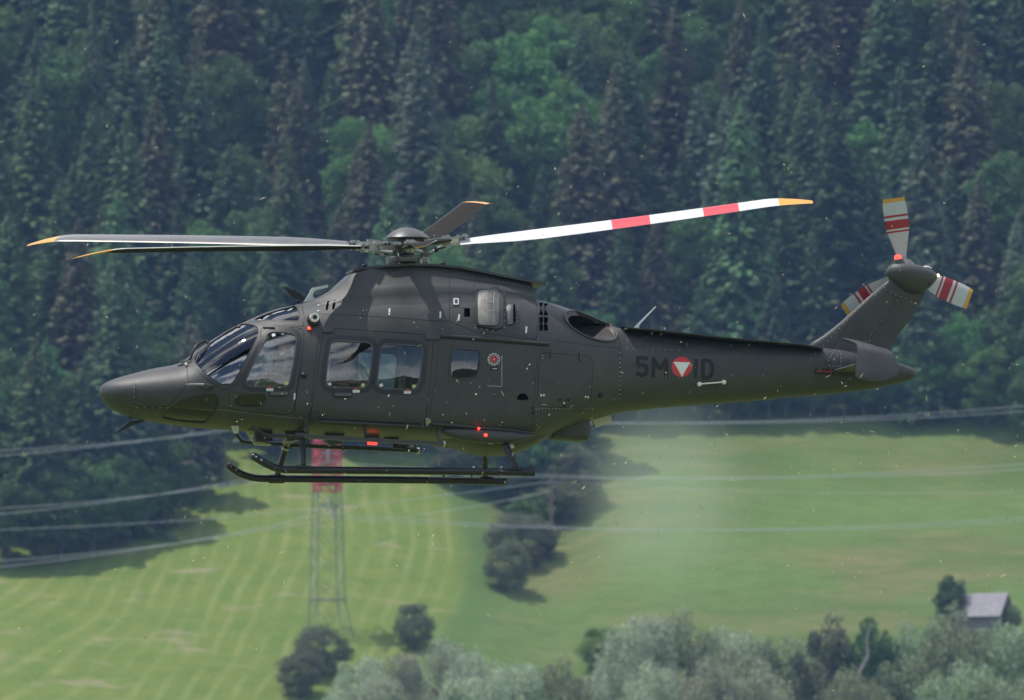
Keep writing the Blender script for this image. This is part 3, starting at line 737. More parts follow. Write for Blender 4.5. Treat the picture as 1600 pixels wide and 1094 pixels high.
# exhaust
ring1 = circle(922.5, 510, 44, 40, 17.2, 24); ring2 = circle(925.5, 511, 39.5, 40, 14.2, 25)
def exhaust():
    A = [hit(*q, BVH_HULL) for q in ring1]; B = [hit(*q, BVH_HULL) for q in ring2]
    a = [l + n * .012 for l, n in A]; a2 = [l - n * .02 for l, n in A]
    inn = [l - n * .035 for l, n in B]
    c = sum(inn, Vector()) / len(inn); deep = [c + (p - c) * .9 + Vector((-.25, .16, .0)) for p in inn]; deep2 = [c + (p - c) * .55 + Vector((-.55, .30, .0)) for p in inn]
    n = len(ring1); rings = [a, [x + (y - x) * .5 + Vector((0, .0, 0)) for x, y in zip(a, inn)], inn, deep, deep2]
    vs = [q for r_ in rings for q in r_]; fs = []; idx = []
    for i in range(len(rings) - 1):
        for k in range(n): fs.append((i * n + k, i * n + (k + 1) % n, (i + 1) * n + (k + 1) % n, (i + 1) * n + k)); idx.append(0 if i < 2 else 1)
    fs.append(tuple((len(rings) - 1) * n + k for k in range(n))); idx.append(1)
    part('exhaust_pipe', vs, fs, [EXH, SOOT], heli, idx)
    mb = MB(); mb.tube(a + [a[0], a[1]], .013, 8, cap=False); mb.build('exhaust_rim', PAINT, heli)
exhaust()
# rails
def rail(name, pts, wdt, lift, mat, parent=heli, r=.0):
    mb = MB(); h = []
    q = [Vector(p) for p in pts]
    for a, b in zip(q, q[1:]):
        n = max(1, int((b - a).length / 10)); h += [hit(*a.lerp(b, k / n), BVH_HULL) for k in range(n)]
    h.append(hit(*q[-1], BVH_HULL)); mb.tube([l + n * lift for l, n in h], wdt, 8); return mb.build(name, mat, parent)
rail('upper_door_rail', [(688, 525), (720, 526.8), (780, 531.5), (858, 537.8)], .022, .018, PAINT2)
rail('upper_rail_groove', [(688, 527.6), (720, 529.8), (780, 534.5), (854, 540.3)], .011, .012, BLACK)
rail('lower_door_rail', [(491, 657), (540, 659), (600, 662.5), (664, 665.6)], .020, .016, PAINT2)
rail('lower_rail_groove', [(491, 659.2), (540, 661.6), (600, 665), (664, 668)], .010, .014, BLACK)
rail('rear_lower_rail', [(676, 661.5), (720, 664.5), (780, 670), (835, 675.6)], .020, .016, PAINT2)
rail('rear_lower_groove', [(676, 664), (720, 667.3), (780, 672.8), (835, 678.2)], .010, .014, BLACK)
for poly in (rrect(664, 522.5, 687, 531, 3), rrect(504.5, 512.3, 519.5, 520.5, 2), rrect(485.5, 645, 498.5, 659, 3)):
    solid_patch('rail_end_cover', poly, .03, -.01, PAINT2, sdoor, step=5)
solid_patch('door_latch', [(665, 652.5), (669.5, 653), (669.5, 655), (673, 655), (673.3, 659.5), (669, 660), (669, 664), (665.3, 664)], .030, -.01, HUBM, heli, step=4)
solid_patch('latch_lever', rrect(666, 657.5, 671, 660, .6), .045, .02, ALU, heli, step=4)
for poly, par in ((rrect(521, 613.5, 550, 620, 3), sdoor), (rrect(421, 611.5, 450.5, 618.5, 3), cdoor)):
    solid_patch('door_handle', grow(poly, -.6), .05, -.004, principled('handle_grey', (.075, .08, .085), .4), par, step=4); solid_patch('handle_recess', grow(poly, 1.2), .003, -.004, SEAM, par, step=6)
solid_patch('door_hinge', rrect(357.5, 605.8, 376, 611, 2.2), .03, -.004, PAINT2, heli, step=5)
solid_patch('door_hinge', rrect(411, 510.2, 429, 513.2, 1.2), .025, -.004, BLACK, heli, step=5)
# placards at the windows
for (u, v, par) in ((421.5, 608.8, cdoor), (556.5, 611.3, sdoor), (636.5, 613, sdoor)):
    solid_patch('pull_tab_placard', rrect(u - 5.5, v - 2, u + 5.5, v + 2.3, .5), .010, 0, PLACW, par, step=6)
    solid_patch('red_pull_tab', circle(u, v - 3.6, 2.2, 10), .014, 0, RED, par, step=6)
for (u, v, m, par) in ((447.5, 599, PLACY, cdoor), (567.5, 601.5, PLACY, sdoor), (647, 603.5, PLACY, sdoor), (515, 600.3, PLACW, sdoor), (595.8, 602, PLACW, sdoor), (427.5, 523, PLACW, cdoor)):
    solid_patch('window_sticker', [(u - 3.4, v - 1), (u + 1.6, v - 3.2), (u + 3.4, v + 1), (u - 1.6, v + 3.2)], -.004, -.009, m, par, step=8, bv=BVH_HULL)
# filler panel
solid_patch('filler_recess', [(761.5, 604), (761.5, 558)] + [(772.5 + 11 * math.cos(R(a)), 560 + 11.5 * math.sin(R(a))) for a in range(180, 361, 15)] + [(784, 604)], .003, -.01, PAINT2, heli, step=7)
solid_patch('filler_ring', circle(771.5, 561.5, 9.6, 24), .009, -.004, PLACW, heli, hole=circle(771.5, 561.5, 8, 24), step=9)
solid_patch('filler_ring', circle(771.5, 561.5, 7.3, 24), .009, -.004, PLACW, heli, hole=circle(771.5, 561.5, 6.1, 24), step=9)
solid_patch('fuel_filler_cap', circle(771.5, 561.5, 5.2, 20), .016, -.004, RED, heli, step=4)
solid_patch('cap_centre', circle(771.5, 561.5, 1.3, 8), .022, 0, ALU, heli, step=4)
mb = MB()
for k in range(12):
    a = 2 * math.pi * k / 12; ribbon(mb, [(771.5 + 6 * math.cos(a), 561.5 + 6 * math.sin(a)), (771.5 + 9.4 * math.cos(a + .15), 561.5 + 9.4 * math.sin(a + .15))], .012, .0115)
mb.build('ring_lettering', SEAM, heli, smooth=False)
solid_patch('filler_placard', rrect(765.5, 573, 778, 579.5, .5), .006, 0, BLACK, heli, step=8)
mb = MB()
for a, b in ((767, 569), (769.6, 771 - 0.0), (771.6, 773.2), (774, 776)):
    if a < b: ribbon(mb, [(a, 576), (b if b < 780 else 770.8, 576.3)], .014, .0085)
mb.build('placard_lettering', PLACW, heli, smooth=False)
mb = MB(); ribbon(mb, [(784, 556), (784, 604), (761, 602.8)], .010, .006); mb.build('recess_edge', HUBM, heli, smooth=False)
# half-moon vent
solid_patch('drain_vent', [(807.5, 624.5)] + [(816.5 + 9 * math.cos(R(a)), 624 + 9.5 * math.sin(R(a))) for a in range(180, 361, 15)] + [(825.5, 624.8), (816, 625.6)], .004, -.01, HOLE_SHADE, heli, step=5)
mb = MB(); ribbon(mb, [(807, 625), (816, 626.5), (826, 625.4)], .012, .012); mb.build('vent_lip', PAINT2, heli, smooth=False)
# hatch hinges, latches
for u, v in ((862, 553), (907, 557.5)): solid_patch('hatch_hinge', rrect(u - 1.8, v - 7, u + 1.8, v + 7, 1.5), .022, -.003, PAINT2, heli, step=4)
for u, v in ((845.8, 618), (849.8, 617.5), (915, 620), (918.8, 620.8), (881.5, 630)):
    mb = MB(); dot(mb, u, v, .017, n=8, h=.012); mb.build('hatch_latch', PLACW, heli)
mb = MB()
for u, v in ((833, 638), (833, 645.5), (874, 625), (887, 625), (881.5, 634)): solid_patch('dark_label', rrect(u - 3 , v - 2.4, u + 3, v + 2.4, .3), .003, 0, MDARK, heli, step=8)
# vents / antennas (small black knobs)
for u, v in ((474.5, 586.5), (939, 617)):
    l, n = hit(u, v); mb = MB(); mb.lathe(l, n, [(-.01, .05), (.02, .045), (.05, .02), (.055, .001)], 10); mb.build('small_antenna', BLACK, heli)
solid_patch('aft_marking', rrect(1272, 576, 1304, 585.3, .4), .003, -.002, MDARK, heli, step=8)
mb = MB(); ribbon(mb, [(1275, 580.4), (1299, 581)], .026, .0055, step=3); ribbon(mb, [(1297, 577.6), (1302, 581), (1297, 584)], .018, .0056, step=2)
mb.build('red_lettering', principled('dull_red', (.20, .02, .03), .6), heli, smooth=False)

# ---- registration text and roundel
Wd = .062; lf = .002
for ch in ([[(1012.5, 560.2), (996.5, 559), (996, 571.5)], [(995.5, 571.8), (1003, 570.2), (1009, 572), (1011, 578), (1009, 584), (1002.5, 587), (994, 582.5)]],
           [[(1021.2, 558.5), (1020.6, 590)], [(1041.4, 560), (1040.6, 591)], [(1022, 561), (1031, 577.5)], [(1040.5, 562), (1031, 577.5)]],
           [[(1087.6, 561), (1086.6, 591)]],
           [[(1098.5, 563), (1098, 589.5)], [(1096, 563.6), (1106, 563.2), (1112.5, 568), (1113, 577), (1112, 586), (1105.5, 591), (1096, 589.8)]]):
    mb = MB()
    for k, st_ in enumerate(ch): ribbon(mb, st_, Wd, lf + .0004 * k, 3)
    mb.build('registration_letter', MDARK, heli, smooth=False)
solid_patch('roundel', circle(1065, 573.3, 15.8, 40), .004, -.004, RED, heli, step=4)
solid_patch('roundel_triangle', [(1052, 565.6), (1078, 566.6), (1065.3, 589)], .010, .002, WHITE, heli, step=3)
# white tie bar on the boom
mb = MB(); a, na = hit(1092.5, 600.3); b, nb_ = hit(1130.5, 597.2); off = Vector((0, -.05, 0))
mb.tube([a + off, b + off], .011, 8); mb.build('grab_bar', WHITE, heli)
for l, n in ((a, na), (b, nb_)):
    mb = MB(); mb.lathe(l, (0, -1, 0), [(-.01, .038), (.03, .034), (.055, .03), (.06, .01)], 12); mb.build('bar_mount', WHITE, heli)

# ---- panel seams
S = MB()
def seam(*p, w=.010): ribbon(S, p, w, .0014)
seam((208.5, 585), (212, 600), (212.5, 620), (209, 640), (206, 652))
seam((292, 572.5), (293.5, 590), (294, 597), (288, 606), (275, 622), (262, 634.5), (245, 636.5), (214, 635.5))
seam((306, 576), (318, 588), (334, 600), (350, 608.5), (358, 607.5))
seam((371, 503), (379, 499.8), (392, 500), (404, 504), (410, 508), (440, 509.5), (474, 510))
seam((474, 510), (475.5, 495), (472, 479), (470, 474.6)); seam((475, 526), (472, 560), (466, 600), (458, 660), w=.008)
seam((498, 490.5), (560, 493), (620, 497), (680, 501.3), (703, 502), (722, 510), (745, 519.5), (780, 524), (838, 531))
seam((500, 520), (492, 570), (484, 650), w=.008)
seam((703, 455), (702.5, 480), (702, 502)); seam((703, 480), (725, 481.5)); seam((838, 471), (841, 500), (838, 530), w=.008); seam((783, 513), (790, 520), (836, 529), w=.006)
seam((686, 525), (684, 560), (676, 620), (668, 660), w=.006)
seam((752, 547.5), (750, 552), (744, 592), (700, 595), (702, 560), (705, 542), (712, 541), (748, 542.8), w=.005)
seam(*closed([(848, 551), (855, 551), (910, 556), (920, 557), (926.5, 564), (926, 575), (924, 620), (922, 632), (914, 637.5), (905, 638), (855, 636), (845, 633), (839.5, 625), (840, 615), (842, 570), (843, 557)], 3), (848, 551), w=.009)
seam((968, 514.5), (969, 540), (968.5, 580), (967, 642), w=.009)
seam((968, 541), (1010, 546), (1060, 550), (1120, 552), w=.005); seam((870, 533), (930, 540.5), (968, 544), w=.008)
seam((839, 560), (836, 600), (832, 670), w=.006)
seam((1388, 437), (1330, 500), (1300, 545), (1290, 570), (1310, 600), w=.006); seam((1374, 448), (1402, 466), (1436, 471), w=.008); seam((1404, 466), (1360, 528), w=.006); seam((1314, 503), (1322, 510), w=.006)
seam((1307, 548), (1312, 553), (1311, 570), (1298, 571), (1296, 566), (1307, 548), w=.006)
seam((703, 420), (702.5, 450), w=.008); seam((705, 432), (760, 441), (826, 451), w=.005); seam((741, 450), (742, 441), (765, 443), w=.005)
seam((346, 608), (343, 622), (336, 640), (329, 652), w=.006); seam((340, 654), (420, 664), (472, 668), w=.006)
seam((156.5, 619), (170, 624), (209, 626.4), w=.004)
S.build('panel_seams', SEAM, heli, smooth=False, kind='stuff')
RV = MB()
dots(RV, (341, 640), (476, 655), 3.4, .007); dots(RV, (476, 655), (475, 668), 3.4, .007)
dots(RV, (209.5, 590), (211, 650), 7, .008); dots(RV, (214, 637), (262, 637.5), 11, .010); dots(RV, (292, 573), (300, 580), 4, .007)
dots(RV, (837, 638.5), (926, 638), 5.2, .008); dots(RV, (838, 640), (839, 672), 7, .008); dots(RV, (969, 560), (967.5, 630), 7, .010); dots(RV, (926, 640), (926, 650), 5, .008)
dots(RV, (704, 666.5), (835, 678), 3.2, .007); dots(RV, (742.8, 458), (742.8, 508), 8, .010); dots(RV, (743, 512), (770, 517), 9, .010); dots(RV, (788, 459), (788, 512), 9, .008); dots(RV, (808.5, 478), (809, 508), 6, .007)
dots(RV, (1268, 560), (1380, 440), 9, .007); dots(RV, (1345, 545), (1402, 470), 12, .007); dots(RV, (1376, 451), (1432, 474), 8, .007)
dots(RV, (1308, 544), (1314, 553), 4, .007); dots(RV, (1314, 560), (1313, 571), 4, .007); dots(RV, (1296, 571), (1310, 572.5), 4, .007); dots(RV, (1304, 547), (1294, 563), 4, .007)
dots(RV, (716, 425), (826, 449), 8, .007); dots(RV, (980, 544), (1060, 548), 9, .007); dots(RV, (848, 556), (848, 560), 4)
RV.build('rivets', RIVET, heli, smooth=False, kind='stuff')
RD = MB()
for a, b in (((376, 503), (471, 508.5)), ((384, 501), (402, 503.5)), ((300, 579), (343, 606)), ((408, 516), (366, 602)), ((469, 480), (472, 508)), ((553, 488), (552, 505)), ((590, 490), (589, 512)), ((628, 493), (627, 510)), ((610, 488), (610, 514)), ((966, 548), (966, 560)), ((972, 548), (972, 560))): dots(RD, a, b, 4.5, .007)
for a, b in (((1050, 530), (1049, 630)), ((1120, 536), (1119, 624)), ((1186, 541), (1185, 618)), ((1240, 545), (1238, 612)), ((700, 600), (694, 655)), ((752, 600), (748, 664)), ((790, 610), (787, 668)), ((576, 612), (570, 654)), ((640, 618), (634, 657)), ((395, 646), (392, 662)), ((230, 600), (236, 632)), ((262, 583), (270, 618)), ((870, 546), (966, 556)), ((846, 480), (838, 528)), ((884, 534), (884, 548)), ((728, 500), (742, 508)), ((560, 466), (558, 486)), ((640, 462), (638, 494)), ((980, 552), (1050, 558)), ((1050, 560), (1240, 566))): dots(RD, a, b, 5.5, .0055)
RD.build('dark_rivets', SEAM, heli, smooth=False, kind='stuff')

# ---- probes, lights, aerials
mb = MB(); l, n = hit(489, 500); mb.lathe(l, (0, -1, 0), [(-.02, .095), (.10, .085), (.13, .08)], 20); drum = mb.build('searchlight_drum', BLACK, heli, sharp=30)
drum_l = l + Vector((0, -.13, .03))
mb = MB(); mb.lathe(drum_l, (.15, -1, .15), [(-.02, .072), (.02, .070), (.022, .02)], 20); mb.build('camera_ring', WHITE, drum, sharp=30)
mb = MB(); mb.lathe(drum_l + Vector((.003, -.02, .003)), (.15, -1, .15), [(-.01, .036), (.02, .032), (.03, .004)], 14); mb.build('camera_lens', BLACK, drum)
def lamp(u, v, r, name='position_light', mat=LAMP, lift=.02):
    l, n = hit(u, v); mb = MB(); mb.lathe(l + n * lift, n, [(-.02, r), (r * .4, r * .9), (r * .9, r * .5), (r, .002)], 12); o = mb.build(name, mat, heli)
    mb = MB(); mb.lathe(l, n, [(-.02, r * 1.4), (lift, r * 1.2), (lift + .004, r * .9)], 12); mb.build('lamp_mount', BLACK, o); return o
lamp(483, 514.8, .026); q = P(759, 680, 1.135); mb = MB(); mb.lathe(q, (0, -1, -.1), [(-.03, .026), (.010, .022), (.020, .014), (.024, .002)], 12); mb.build('position_light', LAMP, heli)
mb = MB(); mb.lathe(q + Vector((-.10, .0, .10)), (0, -1, .1), [(-.03, .018), (.0, .016), (.008, .004)], 12); mb.build('position_light', LAMP, heli)
l, n = hit(766, 681); mb = MB(); mb.tube([l + n * .11 + Vector((-.03, 0, 0)), l + n * .11 + Vector((.08, 0, .01))], [.02, .012], 8); mb.build('lamp_fairing', WHITE, heli)
solid_patch('landing_light', circle(704, 676.8, 8, 20, 4, 8), .012, -.01, BLACK, heli, bv=bvh_of((hv, hf)), step=6)
# beacon on the fin top
p = P(1403, 412, 0); q = P(1403, 404, 0)
mb = MB(); mb.tube([P(1407, 418, 0), P(1404, 409, 0), P(1403, 405, 0)], [.11, .085, .07], 12); mb.build('beacon_base', PAINT2, heli)
mb = MB(); mb.tube([P(1403, 405.5, 0), P(1403, 400, 0), P(1403, 398.5, 0)], [.055, .05, .02], 12); mb.build('beacon_lamp', LAMP, heli)
mb = MB(); mb.tube([P(1464, 431, .02), P(1467, 430, .02)], .022, 8); mb.build('tail_light', principled('tail_lamp', (.8, .7, .5), .3, emit=(1, .7, .3), estr=5), heli)
mb = MB(); mb.lathe(P(1449, 417.5, 0) + Vector((0, 0, -.01)), (.25, 0, 1), [(0, .065), (.015, .06), (.025, .02)], 14); mb.build('satellite_antenna', WHITE, heli)
mb = MB(); mb.lathe(P(1453.5, 443, .13), (.3, -1, -.1), [(0, .035), (.01, .03), (.012, .001)], 10); mb.build('drain_hole', BLACK, heli)
for u, v in ((1090, 524.5), (1139, 530), (1187, 534.5)):
    mb = MB(); mb.lathe(P(u, v, 0) + Vector((0, 0, -.01)), (0, 0, 1), [(0, .06), (.018, .055), (.03, .03), (.034, .001)], 14); mb.build('flat_antenna', WHITE, heli)
def blade_shape(name, pts, y0, y1, mat, par=heli):
    me_v = []; n = len(pts); A = [P(u, v, L) for u, v, L in pts]
    vs = [a + Vector((0, y0, 0)) for a in A] + [a + Vector((0, y1, 0)) for a in A]
    ar = sum(A[k - 1].x * A[k].z - A[k].x * A[k - 1].z for k in range(n))
    fs = [tuple(range(n)), tuple(reversed(range(n, 2 * n)))] + [(k, k + n, (k + 1) % n + n, (k + 1) % n) for k in range(n)]
    if ar < 0: fs = [f[::-1] for f in fs]
    return part(name, vs, fs, mat, par, smooth=False)
blade_shape('whip_aerial', [(986.5, 516, 0), (1000, 502.5, 0), (1023.5, 479, 0), (1025.3, 479.6, 0), (1001.5, 505, 0), (998.5, 509, 0), (998.5, 517, 0)], -.014, .014, WHITE)
blade_shape('hook_aerial', [(474, 472.5, 0), (482, 461, 0), (485.5, 453.5, 0), (488, 449.8, 0), (500, 447.6, 0), (511, 445.2, 0), (513, 447, 0), (511.5, 449.5, 0), (500, 452, 0), (491.5, 454.5, 0), (489, 459, 0), (488.5, 463.5, 0), (494, 468.5, 0)], -.018, .018, WHITE)
blade_shape('roof_cutter', [(441.5, 447.5, 0), (455, 451.5, 0), (469, 459.5, 0), (475, 464, 0), (476, 468, 0), (470, 472, 0), (464, 474.5, 0), (463, 470.5, 0), (470, 468.5, 0), (459, 467, 0), (455, 463, 0)], -.012, .012, BLACK)
blade_shape('chin_cutter', [(176.8, 680, 0), (186, 672, 0), (203, 658.5, 0), (214, 657, 0), (222, 656, 0), (226, 658.5, 0), (220, 660.5, 0), (210, 663.5, 0)], -.014, .014, BLACK)
mb = MB(); mb.bar(P(200, 651.5, 0), P(330, 668.6, 0), .05, .025); mb.build('chin_keel_strip', BLACK, heli, smooth=False)
mb = MB(); mb.bar(P(380, 503.2, 0), P(462, 475.2, 0), .03, .03); mb.bar(P(338, 527.5, 0), P(380, 503.2, 0), .03, .03); mb.build('centre_post_strip', BLACK, heli, smooth=False)
# wipers
mb = MB(); mb.tube(spline([P(283, 567, .30), P(296, 562, .34), P(301, 551, .34), P(306, 541, .30), P(314, 535.6, .22), P(325, 533, .15)], 4), .018, 6); mb.tube([P(322, 533, .16), P(327, 538, .2)], .025, 6)
mb.build('wiper', BLACK, heli)
mb = MB(); mb.tube(spline([P(306.5, 566, .55), P(309, 557, .5), P(317, 548, .42), P(327, 540, .3)], 4), .012, 6); mb.build('wiper_blade', BLACK, heli)
mb = MB(); mb.tube([P(278, 571.5, .35), P(298, 569, .42), P(303, 565, .42)], [.012, .06, .03], 8); mb.build('wiper_motor_cover', PAINT2, heli)
mb = MB(); mb.tube([P(290, 571.5, .5), P(293, 569.5, .5)], .035, 8); mb.build('wiper_pivot', ALU, heli)
# pitot
l, n = hit(325, 604); l2 = P(290.5, 600.6, .98)
mb = MB(); mb.tube([l2, P(308, 600.3, 1.0), P(318, 601, 1.0)], [.008, .012, .02], 8); pt = mb.build('pitot_tube', HUBM, heli)
mb = MB(); mb.tube([P(309, 601.5, .93), P(317, 603, .97), P(325, 604, .97), P(334, 603.5, .93)], [.01, .045, .045, .012], 10); mb.build('pitot_mount', PAINT2, pt)

# ---- belly equipment
def quadplate(name, pts, th, mat): return blade_shape(name, pts, -th, th, mat)
quadplate('belly_bracket', [(361.5, 665, .5), (373, 665.5, .5), (371.5, 677.5, .5), (365, 676.8, .5)], .03, YPLATE)
quadplate('belly_antenna_plate', [(383, 673.5, .1), (400, 674, .1), (405, 690, .1), (423, 694, .1), (423.5, 697.3, .1), (398, 696, .1), (394, 689, .1)], .02, YPLATE)
quadplate('belly_pod', [(400, 668, .2), (424, 669, .2), (424, 690, .2), (398, 690.5, .2)], .10, BLACK)
quadplate('aft_belly_plate', [(923, 655.5, .0), (953, 645.3, .0), (955, 659, .0), (960.5, 658.3, .0), (926, 670.5, .0), (930, 667, .0)], .05, YPLATE)
quadplate('belly_sensor', [(441, 670, .1), (470, 672, .1), (468, 688, .1), (447, 690, .1)], .12, PAINT2)
quadplate('belly_sensor', [(506, 676, .2), (536, 678, .2), (532, 694, .2), (515, 697, .2), (507, 690, .2)], .12, PAINT2)
quadplate('red_lamp_box', [(572, 680, .4), (592, 681, .4), (590, 692, .4), (574, 691.5, .4)], .06, BLACK)
quadplate('glowing_red_lamp', [(574.8, 688.5, .62), (588.8, 689, .62), (588.8, 695.3, .62), (574.8, 694.6, .62)], .02, LAMPD)
mb = MB(); mb.tube([P(600, 678, .0), P(612, 684, .0), P(622, 694, .0)], [.05, .09, .05], 10); mb.build('cargo_hook', BLACK, heli)
mb = MB(); mb.bar(P(613, 697, .0), P(636, 699, .0), .1, .06); mb.build('hook_frame', BLACK, heli)
# step boards
def step(name, L, segs, flat0, flat1, struts):
    mb = MB(); mb.tube(spline([P(u, v, L) for u, v in segs], 3), .026, 8); o = mb.build(name, TUBE, heli)
    mb = MB(); mb.bar(P(*flat0, L), P(*flat1, L), .16, .055); mb.build('step_board', PAINT2, o, smooth=False)
    mb = MB(); e = P(*flat1, L); mb.tube([e, e + Vector((.03, 0, 0))], .05, 10); mb.build('board_end_cap', ALU if name == 'boarding_step' else BLACK, o)
    mb = MB(); mb.tube([P(*flat0, L) - Vector((.12, 0, 0)), P(*flat0, L) + Vector((.03, 0, 0))], .055, 10); mb.build('clamp', TUBE, o)
    for a, b, La, Lb in struts:
        mb = MB(); mb.bar(P(*a, La), P(*b, Lb), .07, .03, up=(1, 0, 0)); mb.build('step_strut', TUBE, o, smooth=False)
step('boarding_step', 1.25, [(391.5, 667.5), (405, 674), (414, 679.3), (430, 681), (462, 681.5)], (474, 682), (692, 693.6), [((478.5, 657), (481, 681), 1.10, 1.2), ((569.5, 668), (572, 684), 1.05, 1.2), ((684, 672), (687, 692), 1.05, 1.2)])
step('boarding_step', -1.25, [(369, 677), (376, 687), (384, 691), (410, 692.5), (440, 694)], (452, 696), (652, 704.5), [((480, 680), (482, 697), -1.0, -1.2), ((533, 688), (536, 703), -1.0, -1.2), ((648, 690), (650, 703), -1.0, -1.2)])
# skids
def skid(near):
    L = 1.15 if near else -1.15
    if near: pts = [(395.5, 713), (403, 717.5), (415, 724.5), (427, 730), (440, 733.4), (460, 734.3), (560, 735.2), (700, 736.6), (833, 738.3)]
    else: pts = [(357, 727), (364, 732.5), (376, 740), (390, 745), (404, 747.3), (430, 748), (560, 749.2), (700, 750.6), (789, 751.8)]
    c = [P(u, v, L) for u, v in pts]
    sp = spline(c, 5); mb = MB(); r0 = .055
    mb.tube([sp[0] - (sp[1] - sp[0]).normalized() * .03] + sp, [.032] + [r0] * len(sp), 14); o = mb.build('landing_skid', TUBE, heli)
    e = c[-1]; d = (c[-1] - c[-2]).normalized()
    mb = MB(); mb.tube([e - d * .16, e + d * .02], .060, 14); mb.build('skid_end_sleeve', TUBE, o)
    bb = MB()
    for k in (3, 7): 
        q = sp[k]; bb.tube([q + Vector((0, -.045, .01)), q + Vector((0, -.062, .014))], .014, 8)
    bb.build('bolt', ALU, o)
    mb = MB()
    pins = ((740, 729.5), (783, 729.5)) if near else ((693, 743), (737, 743))
    for u, v in pins: mb.tube([P(u, v + 4, L), P(u, v - 1, L)], [.012, .018], 6)
    mb.build('skid_pin', ALU if near else BLACK, o)
    sh = [(461, 484, 729.2), (793, 815, 732.6)] if near else [(420, 444, 744), (748, 770, 746)]
    for a, b, v in sh:
        mb = MB()
        if near: mb.bar(P(a, v, L), P(b, v + .4, L), .14, .035)
        else: mb.tube([P(a, v + 4.3, L), P(b, v + 4.5, L)], .068, 14)
        mb.build('skid_shoe', TUBE, o)
skid(True); skid(False)
# cross tubes, arched under the belly
def cross(pn, pf, top_n, top_f, name='cross_tube'):
    pts = [P(*pn, 1.15), P(*top_n, 1.02), P(*top_n, .85) + Vector((0, 0, .06)), P(*top_f, -.85) + Vector((0, 0, .06)), P(*top_f, -1.02), P(*pf, -1.15)]
    o = MB().tube(pts, [.045, .047, .05, .05, .047, .045], 12).build(name, TUBE, heli); return o
c1 = cross((473.5, 727.5), (432.5, 745), (473, 684), (447, 698))
c2 = cross((804.5, 731), (758.5, 747), (792, 700), (757.5, 713))
mb = MB(); mb.tube([P(446, 700, -1.0), P(445, 703, -1.01)], .054, 10); mb.build('tube_collar', YPLATE, c1)
mb = MB(); mb.tube([P(796, 688, .95), P(799, 700, .98)], [.04, .052], 10); mb.build('shock_strut', ALU, c2)
mb = MB(); mb.tube([P(790, 697, 1.0), P(805, 730, 1.14)], [.062, .05], 10); mb.build('leg_fairing', TUBE, c2)

# ---- interior
def lb(a, b, L0, L1, mat, name, par=heli):    # box between picture corners a,b and lateral range
    p = P(*a, 0); q = P(*b, 0); return MB().box(((p.x + q.x) / 2, -(L0 + L1) / 2, (p.z + q.z) / 2), (abs(p.x - q.x), abs(L1 - L0), abs(p.z - q.z))).build(name, mat, par, smooth=False)
lb((345, 642), (740, 647), -.80, .80, LINER, 'cabin_floor'); lb((742, 510), (747, 645), -.9, .9, LINER, 'rear_bulkhead')
lb((505, 488), (740, 492), -.6, .6, LINER, 'cabin_ceiling')
lb((341, 577), (366, 600), -.72, .72, BLACK, 'instrument_panel'); lb((335, 571), (370, 577), -.76, .76, BLACK, 'glare_shield')
lb((352, 600), (372, 650), -.2, .2, BLACK, 'centre_console')
for L in (-.45, .45):
    s = lb((425, 616), (462, 624), L - .24, L + .24, SEAT, 'pilot_seat')
    a = P(459, 617, 0); b = P(468, 545, 0)
    MB().bar((a.x, -L, a.z), (b.x, -L, b.z), .46, .10).build('seat_back', SEAT, s, smooth=False)
    MB().bar((b.x, -L, b.z), (b.x + .03, -L, b.z + .22), .26, .09).build('head_rest', SEAT, s, smooth=False)
    MB().box((P(444, 0, 0).x, -L, P(444, 636, 0).z), (.3, .4, .24)).build('seat_base', LINER, s, smooth=False)
for u, L, f in ((545, -.55, 1), (620, -.62, 1), (700, .45, -1)):
    s = lb((u - 20, 620), (u + 20, 627), L - .22, L + .22, SEAT, 'cabin_seat'); x = P(u, 0, 0).x; z0 = P(u, 622, 0).z
    if f > 0 and u < 600: MB().box((x, -L + .2, z0 + .35), (.42, .08, .75)).build('seat_back', SEAT, s, smooth=False)
    else: MB().box((x + .2, -L, z0 + .35), (.08, .42, .75)).build('seat_back', SEAT, s, smooth=False)
    MB().box((x, -L, z0 - .16), (.3, .3, .26)).build('seat_base', LINER, s, smooth=False)
lb((478, 510), (482, 645), -.1, -.85, LINER, 'cabin_partition')
MB().tube([P(628, 500, -.2), P(624, 650, -.2)], .02, 8).build('cabin_pole', HUBM, heli)

# ---- main rotor
HUB = P(637, 386, 0)
def dirL(azd, rise):                               # picture-aligned azimuth -> local direction
    a = R(azd); wv = RGT * math.cos(a) + FWD * math.sin(a); wv = wv + UP * rise; return (MR @ wv)
hubo = MB().tube([P(637, 425, 0), P(637, 396, 0)], [.13, .10], 16).build('rotor_mast', DKM, heli)
rotor = MB().tube([P(637, 395, 0), P(637, 389, 0), P(637, 379, 0), P(637, 374, 0)], [.14, .26, .26, .12], 20).build('rotor_hub', HUBM, heli)
MB().tube([P(637, 378, 0), P(637, 370.5, 0)], [.13, .13], 16).build('cap_neck', DKM, rotor)
cp = [(374.2, .05), (373.6, .31), (372.2, .335), (370.4, .32), (366, .27), (361, .20), (357.5, .12), (356, .05), (355.8, .005)]
MB().tube([P(636.5, v, 0) for v, r_ in cp], [r_ for v, r_ in cp], 28).build('hub_cap', principled('hub_cap_grey', (.075, .075, .078), .42), rotor)
MB().tube([P(637, 410, 0), P(637, 404, 0), P(637, 400, 0)], [.30, .32, .22], 24).build('swashplate', HUBM, rotor)
RM = 6.06
up_h = (MR @ UP).normalized()
AZ = [(0, 82, 0), (80.5, 88, 1), (163, 15, 0), (219.5, -10, 0), (274, 4, 1)]
